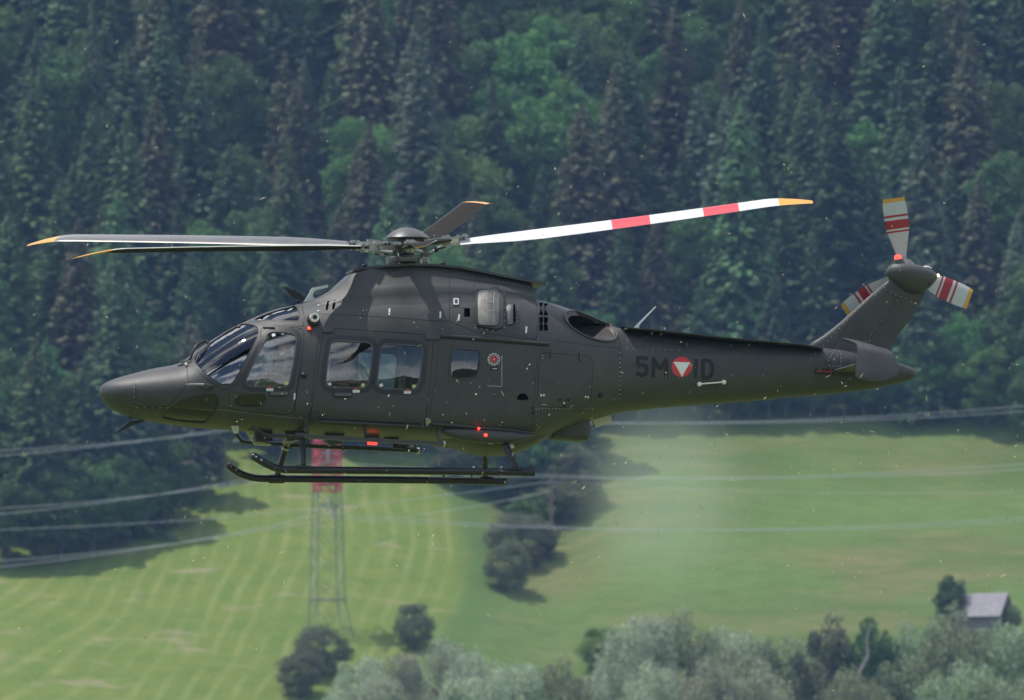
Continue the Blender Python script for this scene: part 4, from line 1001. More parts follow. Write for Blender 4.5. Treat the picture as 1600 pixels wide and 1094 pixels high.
for bi, (az, rise, dark) in enumerate(AZ):
    r_px = rise / 105.0
    D = dirL(az, r_px / RM); D = D.normalized(); lead = (MR @ (RGT * -math.sin(R(az)) + FWD * math.cos(R(az)))).normalized()   # counter-clockwise seen from above
    nrm = D.cross(lead).normalized()
    if nrm.dot(up_h) < 0: nrm = -nrm
    pitch = R({0: 25, 1: 4, 2: -22, 3: 13, 4: 12}[bi])
    n = 16; secs = []
    rr = [.78, .95, 1.2, 1.6, 2.0] + [2.0 + .35 * k for k in range(1, 10)] + [5.35, 5.48, 5.62, 5.76, 5.88, 5.98, 6.05]
    marks = [3.05, 3.62, 4.42, 4.95, 5.55]
    rr = sorted(set(rr + marks))
    for r_ in rr:
        ch = .20 + .20 * min(1, max(0, (r_ - .9) / .9)); sw = 0; drop = 0
        if r_ > 5.35:
            f = (r_ - 5.35) / .7; ch *= (1 - .62 * f ** 1.6); sw = -.16 * f ** 1.5; drop = -.10 * f ** 1.6
        bend = -.03 * math.sin(math.pi * min(r_ / RM, 1)) + .0
        if bi in (2, 3): bend = .02 * math.sin(math.pi * r_ / RM)
        tw = pitch * (1 - .35 * r_ / RM)
        cdir = lead * math.cos(tw) + nrm * math.sin(tw); tdir = D.cross(cdir).normalized()
        if tdir.dot(nrm) < 0: tdir = -tdir
        c = HUB + D * r_ + lead * sw + nrm * (drop + bend)
        thk = ch * (.13 if r_ > 1.5 else .24)
        ring = []
        for k in range(n):
            th = 2 * math.pi * k / n; s = .5 + .5 * math.cos(th)     # s = 1 at the leading edge
            x = (s - .72) * ch; tt = thk * 1.35 * (math.sqrt(max(1 - s, 0)) - (1 - s) ** 1.6) * 1.15
            ring.append(c + cdir * x + tdir * (tt * .62 if th < math.pi else -tt * .42))
        secs.append(ring)
    vs = [q for s_ in secs for q in s_]; fs = []; idx = []
    for i in range(len(secs) - 1):
        rm = (rr[i] + rr[i + 1]) / 2
        for k in range(n):
            th = 2 * math.pi * (k + .5) / n; s = .5 + .5 * math.cos(th)
            topf = th < math.pi
            if s > .93 or (bi in (2, 3) and topf): m = 0 if (bi == 3 and s > .86) else 3  # sunlit leading edge of the near-left blade is painted white
            elif topf and not dark: m = 1 if (3.05 < rm < 3.62 or 4.42 < rm < 4.95) else 0
            else: m = 2
            if bi == 0 and s > .93: m = 1 if (3.05 < rm < 3.62 or 4.42 < rm < 4.95) else 0
            if rm > (5.35 if bi == 1 else 5.55) and bi != 4: m = 4
            fs.append((i * n + k, i * n + (k + 1) % n, (i + 1) * n + (k + 1) % n, (i + 1) * n + k)); idx.append(m)
    fs += [tuple(range(n)), tuple((len(secs) - 1) * n + k for k in range(n))]; idx += [2, 4]
    b = part('rotor_blade', vs, fs, [BLADEW, BLADER, BLADED, BLADEG, TIPO], rotor, idx, sharp=60)
    # grip, clevis, damper, pitch horn, pitch link
    g = MB(); g.bar(HUB + D * .22, HUB + D * .62, .20, .055, up=nrm); g.bar(HUB + D * .50 + nrm * .055, HUB + D * .92 + nrm * .05, .17, .025, up=nrm); g.bar(HUB + D * .50 - nrm * .055, HUB + D * .92 - nrm * .03, .17, .025, up=nrm)
    g.tube([HUB + D * .58 - nrm * .09, HUB + D * .58 + nrm * .10], .06, 12); g.tube([HUB + D * .86 - nrm * .075, HUB + D * .86 + nrm * .085], .035, 10); g.tube([HUB + D * .76 - nrm * .075 + lead * .05, HUB + D * .76 + nrm * .085 + lead * .05], .025, 10)
    g.build('blade_grip', HUBM, rotor)
    MB().box(HUB + D * .70 - nrm * .01, (.14, .14, .11), Matrix((D, lead, nrm)).transposed()).build('grip_cuff', ALU, rotor)
    MB().tube([HUB + D * .30 - lead * .17 + nrm * .03, HUB + D * .44 - lead * .16 + nrm * .03, HUB + D * .66 - lead * .12 + nrm * .02], [.045, .045, .02], 10).build('lag_damper', DKM, rotor)
    h0 = HUB + D * .42 + lead * .20 - nrm * .08
    MB().tube([HUB + D * .60 + lead * .05 - nrm * .05, h0], .028, 8).build('pitch_horn', HUBM, rotor)
    MB().tube([h0, HUB + D * .25 + lead * .17 - up_h * .20], [.020, .020], 8).build('pitch_link', HUBM, rotor)
    MB().tube([h0 + up_h * .03, h0 - up_h * .05], .035, 8).build('link_bearing', DKM, rotor)
for k in range(5):
    D = dirL(36 + 72 * k, 0).normalized(); MB().tube([HUB + D * .24 + up_h * .05, HUB + D * .30 - up_h * .02, HUB + D * .33 - up_h * .12], [.05, .06, .03], 8).build('elastomer_mount', DKM, rotor)
for u, L in ((605, .25), (657, .3), (668, -.25), (618, -.2)):
    MB().tube([P(u, 402, L), P(u + 1, 421, L)], .022, 8).build('control_rod', HUBM, heli)
for u, v in ((569, 418), (682, 417.5), (692, 415)):
    MB().tube([P(u, v + 4, 0), P(u, v - 1, 0), P(u, v - 3.5, 0), P(u, v - 5, 0)], [.025, .035, .04, .03], 10).build('small_dome', BLACK, heli)

# ---- tail rotor on the far side
TR = P(1412, 423, -.42); RT = 1.10
tro = MB().tube([TR + Vector((0, -.32, 0)), TR + Vector((0, -.05, 0)), TR + Vector((0, .08, 0))], [.07, .10, .07], 14).build('tail_rotor_hub', HUBM, heli)
MB().tube([TR + Vector((0, -.1, 0)), TR + Vector((0, -.06, 0))], [.18, .18], 18).build('hub_plate', HUBM, tro)
for a in (97.5, 216, 337):
    A = R(a); D = Vector((math.cos(A), 0, math.sin(A))); C_ = Vector((-math.sin(A), 0, math.cos(A))); tw = R(12)
    C2 = C_ * math.cos(tw) + Vector((0, 1, 0)) * math.sin(tw); Tn = D.cross(C2).normalized()
    cuts = sorted([.12, .22, .35, .45, .53 * RT, .555 * RT, .58 * RT, .70 * RT, .74 * RT, .77 * RT, .86 * RT, .945 * RT, .985 * RT, RT]); vs = []; n = 12
    for r_ in cuts:
        f = min(1, max(0, (r_ - .2) / .45)); ch = .13 + .23 * f
        if r_ > .9 * RT: ch *= 1 - .12 * (r_ - .9 * RT) / (.1 * RT)
        for k in range(n):
            th = 2 * math.pi * k / n; s = .5 + .5 * math.cos(th); tt = ch * .14 * (math.sqrt(max(1 - s, 0)) - (1 - s) ** 1.6) * 1.2
            vs.append(TR + D * r_ + C2 * ((s - .5) * ch) + Tn * (tt if th < math.pi else -tt))
    fs = []; idx = []
    for i in range(len(cuts) - 1):
        rm = (cuts[i] + cuts[i + 1]) / 2 / RT
        m = 1 if (.53 < rm < .555 or .58 < rm < .70 or .74 < rm < .77) else 2 if rm > .945 else 0
        for k in range(n): fs.append((i * n + k, i * n + (k + 1) % n, (i + 1) * n + (k + 1) % n, (i + 1) * n + k)); idx.append(m)
    fs += [tuple(range(n)), tuple((len(cuts) - 1) * n + k for k in range(n))]; idx += [0, 2]
    b = part('tail_rotor_blade', vs, fs, [principled('tail_blade_grey_white', (.42, .45, .46), .4), TRED, TYEL], tro, idx, sharp=60)
    MB().bar(TR + D * .05, TR + D * .22, .09, .07, up=(0, 1, 0)).build('tail_blade_grip', HUBM, tro)

#PEOPLE
# ================================================================== PEOPLE (seated in the helicopter)
def skin_mesh(verts, edges, sub=2):
    me = bpy.data.meshes.new('sk'); me.from_pydata([v[0] for v in verts], edges, []); o = bpy.data.objects.new('sk', me); COL.objects.link(o)
    sm = o.modifiers.new('s', 'SKIN'); sm.use_smooth_shade = True
    for i, v in enumerate(verts):
        r_ = v[1]; me.skin_vertices[0].data[i].radius = (r_, r_) if not isinstance(r_, tuple) else r_
        me.skin_vertices[0].data[i].use_root = (i == 0)
    s2 = o.modifiers.new('u', 'SUBSURF'); s2.levels = sub; s2.render_levels = sub
    dg = bpy.context.evaluated_depsgraph_get(); r_ = bpy.data.meshes.new_from_object(o.evaluated_get(dg)); bpy.data.objects.remove(o); return r_
def person(origin, turn, label, arms, group=None):
    """seated figure; canonical pose faces -x, z up, pelvis at the origin"""
    V_ = []; E = []; names = {}
    def add(nm, p, r_, prev=None):
        V_.append((p, r_)); names[nm] = len(V_) - 1
        if prev: E.append((names[prev], names[nm]))
    add('pelvis', (0, 0, .03), (.15, .12)); add('belly', (-.01, 0, .17), (.145, .115), 'pelvis'); add('chest', (0, 0, .34), (.165, .13), 'belly'); add('upper', (.01, 0, .44), (.12, .10), 'chest')
    add('neck', (.0, 0, .52), .058, 'upper'); add('jaw', (-.035, 0, .60), (.065, .075), 'neck'); add('head', (-.015, 0, .69), (.078, .095), 'jaw'); add('crown', (.0, 0, .765), (.055, .07), 'head')
    for s, nm in ((-1, 'r'), (1, 'l')):
        sh, el, wr, pa = arms[nm]
        add('sh' + nm, sh, .075, 'upper'); add('ua' + nm, tuple((Vector(sh) * .5 + Vector(el) * .5)), .058, 'sh' + nm); add('el' + nm, el, .048, 'ua' + nm)
        add('fa' + nm, tuple(Vector(el) * .6 + Vector(wr) * .4), .047, 'el' + nm); add('wr' + nm, wr, .028, 'fa' + nm); add('pa' + nm, pa, (.036, .022), 'wr' + nm)
        d = (Vector(pa) - Vector(wr)).normalized(); side = d.cross(Vector((0, 0, 1))).normalized(); dn = Vector((0, 0, -1))
        for k, (o2, ln) in enumerate(((-.030, .062), (-.010, .074), (.010, .070), (.030, .055))):
            b0 = Vector(pa) + d * .03 + side * o2; b1 = b0 + d * ln * .55 + dn * .006; b2 = b1 + (d * .5 + dn * .8).normalized() * ln * .5
            add(f'f{k}a' + nm, tuple(b0), .0095, 'pa' + nm); add(f'f{k}b' + nm, tuple(b1), .009, f'f{k}a' + nm); add(f'f{k}c' + nm, tuple(b2), .0075, f'f{k}b' + nm)
        t0 = Vector(pa) - side * s * .035; t1 = t0 + (d - side * s * .6).normalized() * .035
        add('t0' + nm, tuple(t0), .011, 'pa' + nm); add('t1' + nm, tuple(t1 + dn * .01), .009, 't0' + nm)
        add('hp' + nm, (-.04, s * .10, .0), .095, 'pelvis'); add('th' + nm, (-.22, s * .12, .03), .085, 'hp' + nm); add('kn' + nm, (-.43, s * .13, .06), .062, 'th' + nm)
        add('cf' + nm, (-.47, s * .13, -.12), .055, 'kn' + nm); add('an' + nm, (-.50, s * .13, -.33), .042, 'cf' + nm); add('to' + nm, (-.64, s * .13, -.37), .038, 'an' + nm)
    me = skin_mesh(V_, E)
    # nose and brow on the face
    root = empty('person', (0, 0, 0)); root.matrix_world = MH @ Matrix.Translation(origin) @ Matrix.Rotation(turn, 4, 'Z')
    tag(root, label, 'person', group)
    me.materials.clear(); me.materials.append(SUIT); me.materials.append(SKIN); me.materials.append(BLACK)
    for v in me.vertices:
        c = v.co
        if .58 < c.z < .74 and c.x < -.06 and abs(c.y) < .014: v.co.x -= .022 * math.exp(-((c.z - .655) / .018) ** 2) + .010 * math.exp(-((c.z - .615) / .012) ** 2)
        if abs(abs(c.y) - .032) < .014 and c.x < -.05: v.co.x += .010 * math.exp(-((c.z - .685) / .013) ** 2)
    mi = []
    for p in me.polygons:
        c = p.center; k = 0
        if c.z > .535 and abs(c.y) < .15: k = 1
        for nm in ('l', 'r'):
            if (c - Vector(arms[nm][3])).length < .12 and (c - Vector(arms[nm][2])).dot((Vector(arms[nm][3]) - Vector(arms[nm][2])).normalized()) > .01 and c.z > .125: k = 1
        if c.x < -.44 and c.z < -.27: k = 2
        mi.append(k)
    me.polygons.foreach_set('material_index', np.array(mi, dtype=np.int32)); me.polygons.foreach_set('use_smooth', np.full(len(me.polygons), True))
    link('body', me, root)
    # helmet shell with open face
    vs = []; fs = []; nu, nv = 20, 12
    for j in range(nv + 1):
        ph = math.pi * .78 * j / nv
        for i in range(nu):
            th = 2 * math.pi * i / nu; x = math.sin(ph) * math.cos(th); y = math.sin(ph) * math.sin(th); z = math.cos(ph)
            front = x < -.35 and z < .25
            vs.append((.008 + .135 * x * (1 if not front else .55), .122 * y, .70 + .13 * z if not (front) else .70 + .13 * z))
    for j in range(nv):
        for i in range(nu):
            a = j * nu + i; b = j * nu + (i + 1) % nu; q = (a, b, b + nu, a + nu)
            if sum(1 for k in q if vs[k][0] < -.035 and vs[k][2] < .725) >= 2 and all(abs(vs[k][1]) < .10 for k in q): continue
            fs.append(q[::-1])
    hl = part('helmet', vs, fs, HELM, root)
    hl.modifiers.new('s', 'SOLIDIFY').thickness = .012
    vz = []; vf = []
    for j in range(4):
        for i in range(9):
            a = R(-62 + 15.5 * i); z = .785 - .018 * j - .004 * j * j; vz.append((-.14 * math.cos(a) + .012 + .012 * (3 - j) * .2, .128 * math.sin(a), z))
    vf = [(j * 9 + i, j * 9 + i + 1, (j + 1) * 9 + i + 1, (j + 1) * 9 + i) for j in range(3) for i in range(8)]
    vo = part('visor', vz, vf, VISOR, root); vo.modifiers.new('s', 'SOLIDIFY').thickness = .005
    MB().tube([(.0, .12, .66), (-.06, .11, .61), (-.13, .04, .602), (-.135, .01, .602)], [.006, .006, .006, .012], 6).build('microphone', BLACK, root)
    vm = MB(); vm.box((-.10, .0, .33), (.09, .30, .30)); vm.box((-.15, .08, .26), (.05, .09, .10)); vm.box((-.15, -.08, .26), (.05, .09, .10)); vm.box((-.15, .07, .40), (.04, .07, .08))
    o = vm.build('survival_vest', VEST, root); bv_ = o.modifiers.new('b', 'BEVEL'); bv_.width = .02; bv_.segments = 2
    return root
pil = P(446, 606, .45)
person(Vector((pil.x, pil.y, pil.z)), 0, 'helmeted pilot in olive flight suit seated behind the cockpit door window', dict(r=((.0, .20, .44), (-.06, .27, .18), (-.29, .20, .19), (-.37, .17, .18)), l=((.0, -.20, .44), (-.06, -.27, .18), (-.28, -.20, .20), (-.36, -.17, .19))))
pas = P(546, 622, .25)
person(Vector((pas.x, pas.y, pas.z)), R(72), 'helmeted passenger in dark olive suit sitting behind the forward cabin window, face towards us', dict(r=((.0, .20, .44), (-.08, .28, .20), (-.24, .12, .20), (-.27, .04, .19)), l=((.0, -.20, .44), (-.08, -.28, .20), (-.24, -.12, .22), (-.27, -.04, .22))))

#TREES
# ================================================================== TREES
rng = np.random.default_rng(11)
def fast_mesh(name, V, F4, mat):
    me = bpy.data.meshes.new(name); V = np.asarray(V, dtype=np.float32); F4 = np.asarray(F4, dtype=np.int32)
    me.vertices.add(len(V)); me.vertices.foreach_set('co', V.ravel()); me.loops.add(F4.size); me.loops.foreach_set('vertex_index', F4.ravel())
    me.polygons.add(len(F4)); me.polygons.foreach_set('loop_start', np.arange(0, F4.size, F4.shape[1], dtype=np.int32)); me.update(calc_edges=True); me.validate()
    me.materials.append(mat); return me
def quads(C, A, B):                                # centres, half axes
    n = len(C); V = np.stack([C - A, C + B, C + A, C - B], 1).reshape(-1, 3); return V, np.arange(4 * n).reshape(-1, 4)
def spruce(H, Rb, whorls, nb, droop=.32, bare=.1, dens=1.0, seed=0):
    g = np.random.default_rng(seed); Cs, As, Bs = [], [], []
    for k in range(whorls):
        f = k / (whorls - 1); z = H * (bare + (1 - bare) * f ** .92); Rz = Rb * (1 - f) ** .78 * g.uniform(.78, 1.12) + .12
        n = max(4, int(nb * (.5 + .5 * (1 - f))))
        a0 = g.uniform(0, 6.28)
        for j in range(n):
            if g.random() > dens: continue
            a = a0 + 6.283 * j / n + g.normal(0, .25); r_ = Rz * g.uniform(.7, 1.15); d = np.array([math.cos(a), math.sin(a), 0]); s = np.array([-d[1], d[0], 0])
            dr = droop * (1 - .8 * f)
            ns = 6 if r_ > 2.2 else 4 if r_ > 1.2 else 3
            for q in range(ns):
                t = (q + .6) / ns; c = d * (r_ * t) + np.array([0, 0, z - dr * r_ * t * (1.15 - .35 * t) + g.normal(0, .06)])
                L = r_ / ns * .75; wd = (.12 + .11 * r_ * (1 - t * .5)) * g.uniform(.7, 1.25)
                Cs.append(c); As.append(d * L + np.array([0, 0, -dr * L - .10 + g.normal(0, .07)])); Bs.append(s * wd + np.array([0, 0, g.normal(0, .12)]))
                for m in range(3):                 # hanging twigs
                    h = g.uniform(.14, .30) * (.5 + .25 * r_) * (1 + droop); o = s * g.normal(0, wd * .7) + d * g.normal(0, L * .5)
                    Cs.append(c + o - np.array([0, 0, h * .35])); As.append(-d * h * g.uniform(.1, .7) + s * h * g.normal(0, .35) + np.array([0, 0, h * g.uniform(.4, .85)])); b = s + d * g.normal(0, .6) + np.array([0, 0, g.normal(0, .35)]); Bs.append(b / np.linalg.norm(b) * g.uniform(.09, .19))
    return quads(np.array(Cs), np.array(As), np.array(Bs))
def broad(H, Rc, nclump, nleaf, seed=0, leaf=.22, flat=.75, low=.25, cl=.2):
    g = np.random.default_rng(seed); Cs, As, Bs = [], [], []
    cz = H * (low + (1 - low) / 2); hz_ = H * (1 - low) / 2
    for k in range(nclump):
        v = g.normal(size=3); v /= np.linalg.norm(v); rr_ = g.uniform(.35, 1) ** .45
        lump = 1 + .18 * math.sin(3 * v[0] * 2 + seed) * math.cos(4 * v[1] + seed * 2)
        c = np.array([v[0] * Rc * rr_ * lump, v[1] * Rc * rr_ * lump, cz + v[2] * hz_ * rr_])
        cr = Rc * g.uniform(cl * .7, cl * 1.35)
        P_ = g.normal(size=(nleaf, 3)); P_ /= np.linalg.norm(P_, axis=1)[:, None]; P_ *= (g.uniform(.2, 1, nleaf) ** .5)[:, None] * cr; P_[:, 2] *= flat
        a = g.normal(size=(nleaf, 3)); a /= np.linalg.norm(a, axis=1)[:, None]; b = np.cross(a, P_ + g.normal(size=(nleaf, 3)) * cr * .4); b /= np.linalg.norm(b, axis=1)[:, None] + 1e-6
        s = g.uniform(.6, 1.3, nleaf)[:, None] * leaf
        Cs.append(c + P_); As.append(a * s); Bs.append(b * s * .7)
    return quads(np.concatenate(Cs), np.concatenate(As), np.concatenate(Bs))
def trunk_mesh(name, H, r0, mat, limbs=0, seed=0, bend=.0):
    g = random.Random(seed); mb = MB(); pts = [(bend * math.sin(k * 1.1) * k / 6, 0, H * k / 6 - (.8 if k == 0 else 0)) for k in range(7)]
    mb.tube(pts, [r0 * (1 - .88 * k / 6) for k in range(7)], 7)
    for k in range(limbs):
        z = H * g.uniform(.3, .75); a = g.uniform(0, 6.28); L = H * g.uniform(.2, .34)
        mb.tube([(0, 0, z), (math.cos(a) * L * .5, math.sin(a) * L * .5, z + L * .35), (math.cos(a) * L, math.sin(a) * L, z + L * .55)], [r0 * .45, r0 * .28, r0 * .08], 5)
    return mesh(name, mb.v, mb.f, mat)
SPM = [fast_mesh('spruce_crown', *spruce(25, 4.0 + .4 * (k % 3), 50, 14, droop=.22 + .08 * k, bare=.08 + .05 * (k % 2), dens=.92, seed=k + 1), L_SPR) for k in range(5)]
SPT = trunk_mesh('spruce_trunk', 24.5, .26, BARK)
DRM = fast_mesh('drooping_crown', *spruce(25, 2.5, 40, 8, droop=1.1, bare=.28, dens=.75, seed=33), L_GRY); DRT = trunk_mesh('drooping_trunk', 25, .26, BARKP)
BRM = [fast_mesh('broadleaf_crown', *broad(14, 4.2, 80, 150, seed=k + 60, low=.15, leaf=.20, cl=.29), L_BRD) for k in range(4)]
BRT = trunk_mesh('broadleaf_trunk', 12, .28, BARK, 6, 3)
WLM = [fast_mesh('willow_crown', *broad(12, 4.6, 95, 230, seed=k + 80, leaf=.14, flat=.85, low=.05, cl=.29), L_WIL) for k in range(3)]
BSM = [fast_mesh('bush_crown', *broad(4, 2.1, 75, 130, seed=k + 90, leaf=.12, flat=.8, low=.02, cl=.34), L_DRK) for k in range(3)]
BST = trunk_mesh('bush_stem', 3.2, .12, BARK, 5, 9)
def tree(name, crown, trunk, loc, sc, rz, mat, label, cat, group, sxy=1, tmat=None, tilt=0):
    o = empty(name, loc); o.rotation_euler = (0, tilt, rz); o.scale = (sc * sxy, sc * sxy, sc); tag(o, label, cat, group)
    t_ = link('trunk', trunk, o); c = link('crown', crown, o)
    c.material_slots[0].link = 'OBJECT'; c.material_slots[0].material = mat
    return o

def wood_edge(u):                                  # lowest picture row where tree feet stand
    return np.interp(u, [-200, 0, 110, 180, 265, 305, 318, 325, 480, 700, 760, 860, 915, 922, 1100, 1300, 1530, 1545, 1620, 1800], [915, 903, 880, 866, 830, 800, 775, 722, 716, 712, 720, 760, 700, 672, 668, 664, 664, 715, 735, 745])
cand = []
y = 1046.0; row = 0
while y < 1268:
    x = -76 + (row % 2) * 3.2
    while x < 76:
        px, py = x + rng.normal(0, 1.2), y + rng.normal(0, 1.5); z = gz(px, py); u, v = to_px((px, py, z))
        if -110 < u < 1710 and v < wood_edge(u) - 2 and v > -90: cand.append((px, py, z, u, v))
        x += 7.9
    y += 10.0 if y > 1140 else 7.0; row += 1
def zone(u, v):
    h = ('at the left edge', 'over the left blade tips', 'above the nose', 'above the cockpit', 'left of the rotor hub', 'right of the rotor hub', 'above the exhaust', 'above the roundel', 'left of the tail rotor', 'by the tail rotor', 'at the right edge')[int(min(max((u + 20) / 150, 0), 10))]
    if v > 600: h = 'at the left edge' if u < 90 else 'crossed by the left wires' if u < 210 else 'beside the meadow corner' if u < 365 else 'behind the landing skids' if u < 800 else 'under the tail boom' if u < 1150 else 'under the fin' if u < 1450 else 'at the right edge'
    vv = 'top row' if v < 60 else 'upper slope' if v < 200 else 'middle slope' if v < 340 else 'lower slope' if v < 480 else 'foot of the slope' if v < 640 else 'forest edge'
    return h, vv
nsp = 0
dens_br = lambda u, v: (.20 + .50 * math.exp(-((u - 880) / 190) ** 2 - ((v - 150) / 160) ** 2) + .25 * math.exp(-((u - 1150) / 150) ** 2 - ((v - 200) / 120) ** 2) + .3 * math.exp(-((u - 640) / 150) ** 2 - ((v - 600) / 120) ** 2) + .35 * (u > 1520) * (v > 450))
sizes = {}
for i, (x, y, z, u, v) in enumerate(cand):
    edge = v > wood_edge(u) - 60
    if rng.random() < dens_br(u, v):
        s = rng.uniform(.8, 1.35) * (.8 if edge and u > 900 else 1); mat = L_BRL if rng.random() < .35 else L_BRD
        tone = 'bright green' if mat is L_BRL else 'mid green'; h, vv = zone(u, v)
        tree('broadleaf_tree', BRM[i % 4], BRT, (x, y, z), s, rng.uniform(0, 6.28), mat, f'{tone} round-crowned broadleaf tree, {vv}, {h}', 'broadleaf tree', 'broadleaf trees in the mountain forest')
    else:
        s = rng.uniform(.62, 1.2)
        if edge and u > 900: s *= .8
        if 200 < u < 400 and v > wood_edge(u) - 110: s *= .68
        if rng.random() < .15: s *= .65
        rb = rng.random(); br = .18 + .35 * math.exp(-((u - 600) / 260) ** 2 - ((v - 330) / 260) ** 2) + .25 * (u > 950) * (v < 350)
        mat = L_SPB if rb < br else L_SPL if rb > .86 else L_GRY if rb > .76 else L_SPR
        if u < 330 and v > 480 and rb > .5: mat = L_SPL
        tone = {L_SPB: 'brownish', L_SPL: 'fresh green', L_GRY: 'grey-green', L_SPR: 'dark green'}[mat]; sz = 'tall' if s > .98 else 'middling' if s > .75 else 'short'
        h, vv = zone(u, v)
        tree('spruce_tree', SPM[i % 5], SPT, (x, y, z), s, rng.uniform(0, 6.28), mat, f'{sz} {tone} spruce, {vv}, {h}', 'spruce tree', 'spruces in the mountain forest', sxy=rng.uniform(1.08, 1.4)); nsp += 1
print('trees', len(cand), 'spruces', nsp)
for k, u in enumerate(list(range(560, 760, 34)) + list(range(905, 1545, 30)) + list(range(20, 300, 40))):
    ev = float(wood_edge(u)); p = ground_at(u + rng.uniform(-8, 8), ev - 6 - rng.uniform(0, 8), 1000); br_ = k % 3 == 0
    s = rng.uniform(.42, .60) if u > 350 else rng.uniform(.5, .8)
    tree('broadleaf_tree', BRM[k % 4], BRT, p, s * 1.15, rng.uniform(0, 6.28), L_BRL if br_ else L_BRD, f'{"bright" if br_ else "mid"} green low tree at the forest edge, {zone(u, 610)[0] if u < 0 else ("under the nose wires" if u < 350 else "behind the skids" if u < 760 else "below the roundel" if u < 1130 else "below the tail fin" if u < 1400 else "near the right corner")}', 'broadleaf tree', 'low broadleaf trees along the forest edge', sxy=1.25)
def at_top(u, vtop, ybase, native_h, **k):
    d = ray(u, vtop); p = cam_pos + d * (ybase / d.y); z = gz(p.x, ybase); return Vector((p.x, ybase, z)), (p.z - z) / native_h
def put(name, crown, trunk, u, vtop, vbase, nat_h, nat_r, wpx, mat, label, cat, group=None, ybase=None):
    if ybase is None: ybase = ground_at(u, vbase).y
    loc, s = at_top(u, vtop, ybase, nat_h); wm = wpx / (F / ybase); sxy = wm / (2 * nat_r * s)
    return tree(name, crown, trunk, loc, s, rng.uniform(0, 6.28), mat, label, cat, group, sxy=sxy)
put('weeping_tree', DRM, DRT, 142, 8, 330, 25, 2.6, 78, L_GRY, 'tall grey-green weeping conifer with bare pale lower trunk among dark spruces', 'conifer')
# hedgerow running down the meadow behind the skids
HR = [('broadleaf_tree', 0, 800, 690, 795, 90, L_BRD, 'mid green hedgerow tree just behind the skid end'), ('broadleaf_tree', 1, 860, 660, 790, 105, L_BRD, 'tallest dark hedgerow tree below the belly fairing'), ('broadleaf_tree', 2, 895, 700, 800, 80, L_DRK, 'dark hedgerow tree at the right end of the row, next to the heat haze'),
      ('broadleaf_tree', 3, 880, 752, 818, 78, L_OLV, 'pale green hedgerow tree behind the wooden pole'), ('broadleaf_tree', 1, 828, 772, 832, 66, L_BRL, 'light green round hedgerow tree left of the wooden pole'), ('broadleaf_tree', 0, 722, 680, 760, 90, L_DRK, 'dark tree under the skids at the top of the hay meadow'),
      ('broadleaf_tree', 2, 780, 700, 772, 70, L_DRK, 'small dark tree at the upper left end of the hedgerow')]
for nm, k, u, vt, vb, wp, m, lab in HR: put(nm, BRM[k], BRT, u, vt, vb, 14, 4.3, wp, m, lab, 'tree', 'hedgerow trees across the meadow')
BS = [(815, 806, 868, 95, L_DRK, 'dark wide bush in the hedgerow under the light green tree'), (852, 840, 866, 34, L_DRK, 'small round dark bush at the foot of the wooden pole'), (792, 852, 918, 68, L_OLV, 'grey-green bush at the lower end of the hedgerow'), (826, 854, 884, 46, L_OLV, 'small olive bush beside the lowest hedgerow bush'),
      (648, 948, 1008, 56, L_DRK, 'lone dark round bush standing on the mown meadow'), (505, 984, 1050, 84, L_DRK, 'dark bush at the foot of the lattice pylon'), (470, 1022, 1085, 70, L_DRK, 'low dark bush left of the pale willows'), (936, 985, 1040, 62, L_BSH, 'bright green bush between the pale willows'), (1578, 948, 985, 34, L_DRK, 'small dark bush right of the wooden hut')]
for k, (u, vt, vb, wp, m, lab) in enumerate(BS): put('bush', WLM[k % 3], BRT, u, vt - 4, vb + 6, 12, 5.0, wp * 1.15, m, lab, 'bush', 'bushes on the meadow')
put('young_conifer', BRM[2], BRT, 1487, 902, 985, 14, 4.4, 52, L_SPR, 'small dark green bushy conifer left of the wooden hut', 'conifer')
WL = [(560, 1028, 90, 0), (625, 1026, 80, 0), (690, 1012, 100, 0), (750, 1022, 90, 0), (815, 1040, 90, 0), (885, 1046, 90, 1), (960, 1030, 80, 0), (1008, 966, 110, 0), (1075, 972, 110, 1), (1135, 985, 110, 0), (1215, 1000, 120, 1), (1275, 1030, 110, 1), (1400, 1028, 110, 1), (1452, 975, 115, 1), (1500, 968, 110, 1), (1548, 976, 110, 1), (1600, 985, 110, 1), (1100, 1045, 100, 0), (1340, 1050, 90, 1), (735, 1062, 110, 0), (1180, 1050, 100, 0), (1500, 1040, 120, 1), (590, 1062, 100, 0), (1010, 1052, 100, 0), (850, 1072, 110, 1), (1560, 1060, 120, 1)]
for k, (u, vt, wp, m) in enumerate(WL):
    side = 'leftmost stretch' if u < 700 else 'left of centre' if u < 900 else 'right of centre' if u < 1150 else 'right, before the hut' if u > 1420 else 'right'
    put('willow_tree', WLM[k % 3], BRT, u, vt, None, 12, 5.0, wp * 1.35, L_WIG if m else L_WIL, f'{"green-grey" if m else "pale silvery"} willow crown in the bottom row, {side}, {"tall" if vt < 1015 else "low"}', 'willow', 'willows along the foot of the meadow', ybase=1000 + (k * 7) % 16 if vt < 1040 else 985)
put('leafy_tree', BRM[3], BRT, 1300, 958, None, 14, 4.4, 120, L_OLV, 'loose olive-green tree between the willows left of the hut', 'tree', ybase=1003)
put('leafy_tree', BRM[1], BRT, 1362, 972, None, 14, 4.4, 110, L_BRD, 'green tree with a pale crooked trunk between the willows', 'tree', ybase=1006)
d = [cam_pos + ray(u, v) * 1000.5 for u, v in ((1335, 1100), (1342, 1055), (1356, 1025), (1354, 1003), (1360, 975))]
cr = MB().tube(spline(d, 3), [.22 - .012 * k for k in range(13)], 8).build('bare_trunk', BARKP)
tag(cr, 'pale crooked bare trunk showing among the green tree leaves', 'tree trunk')

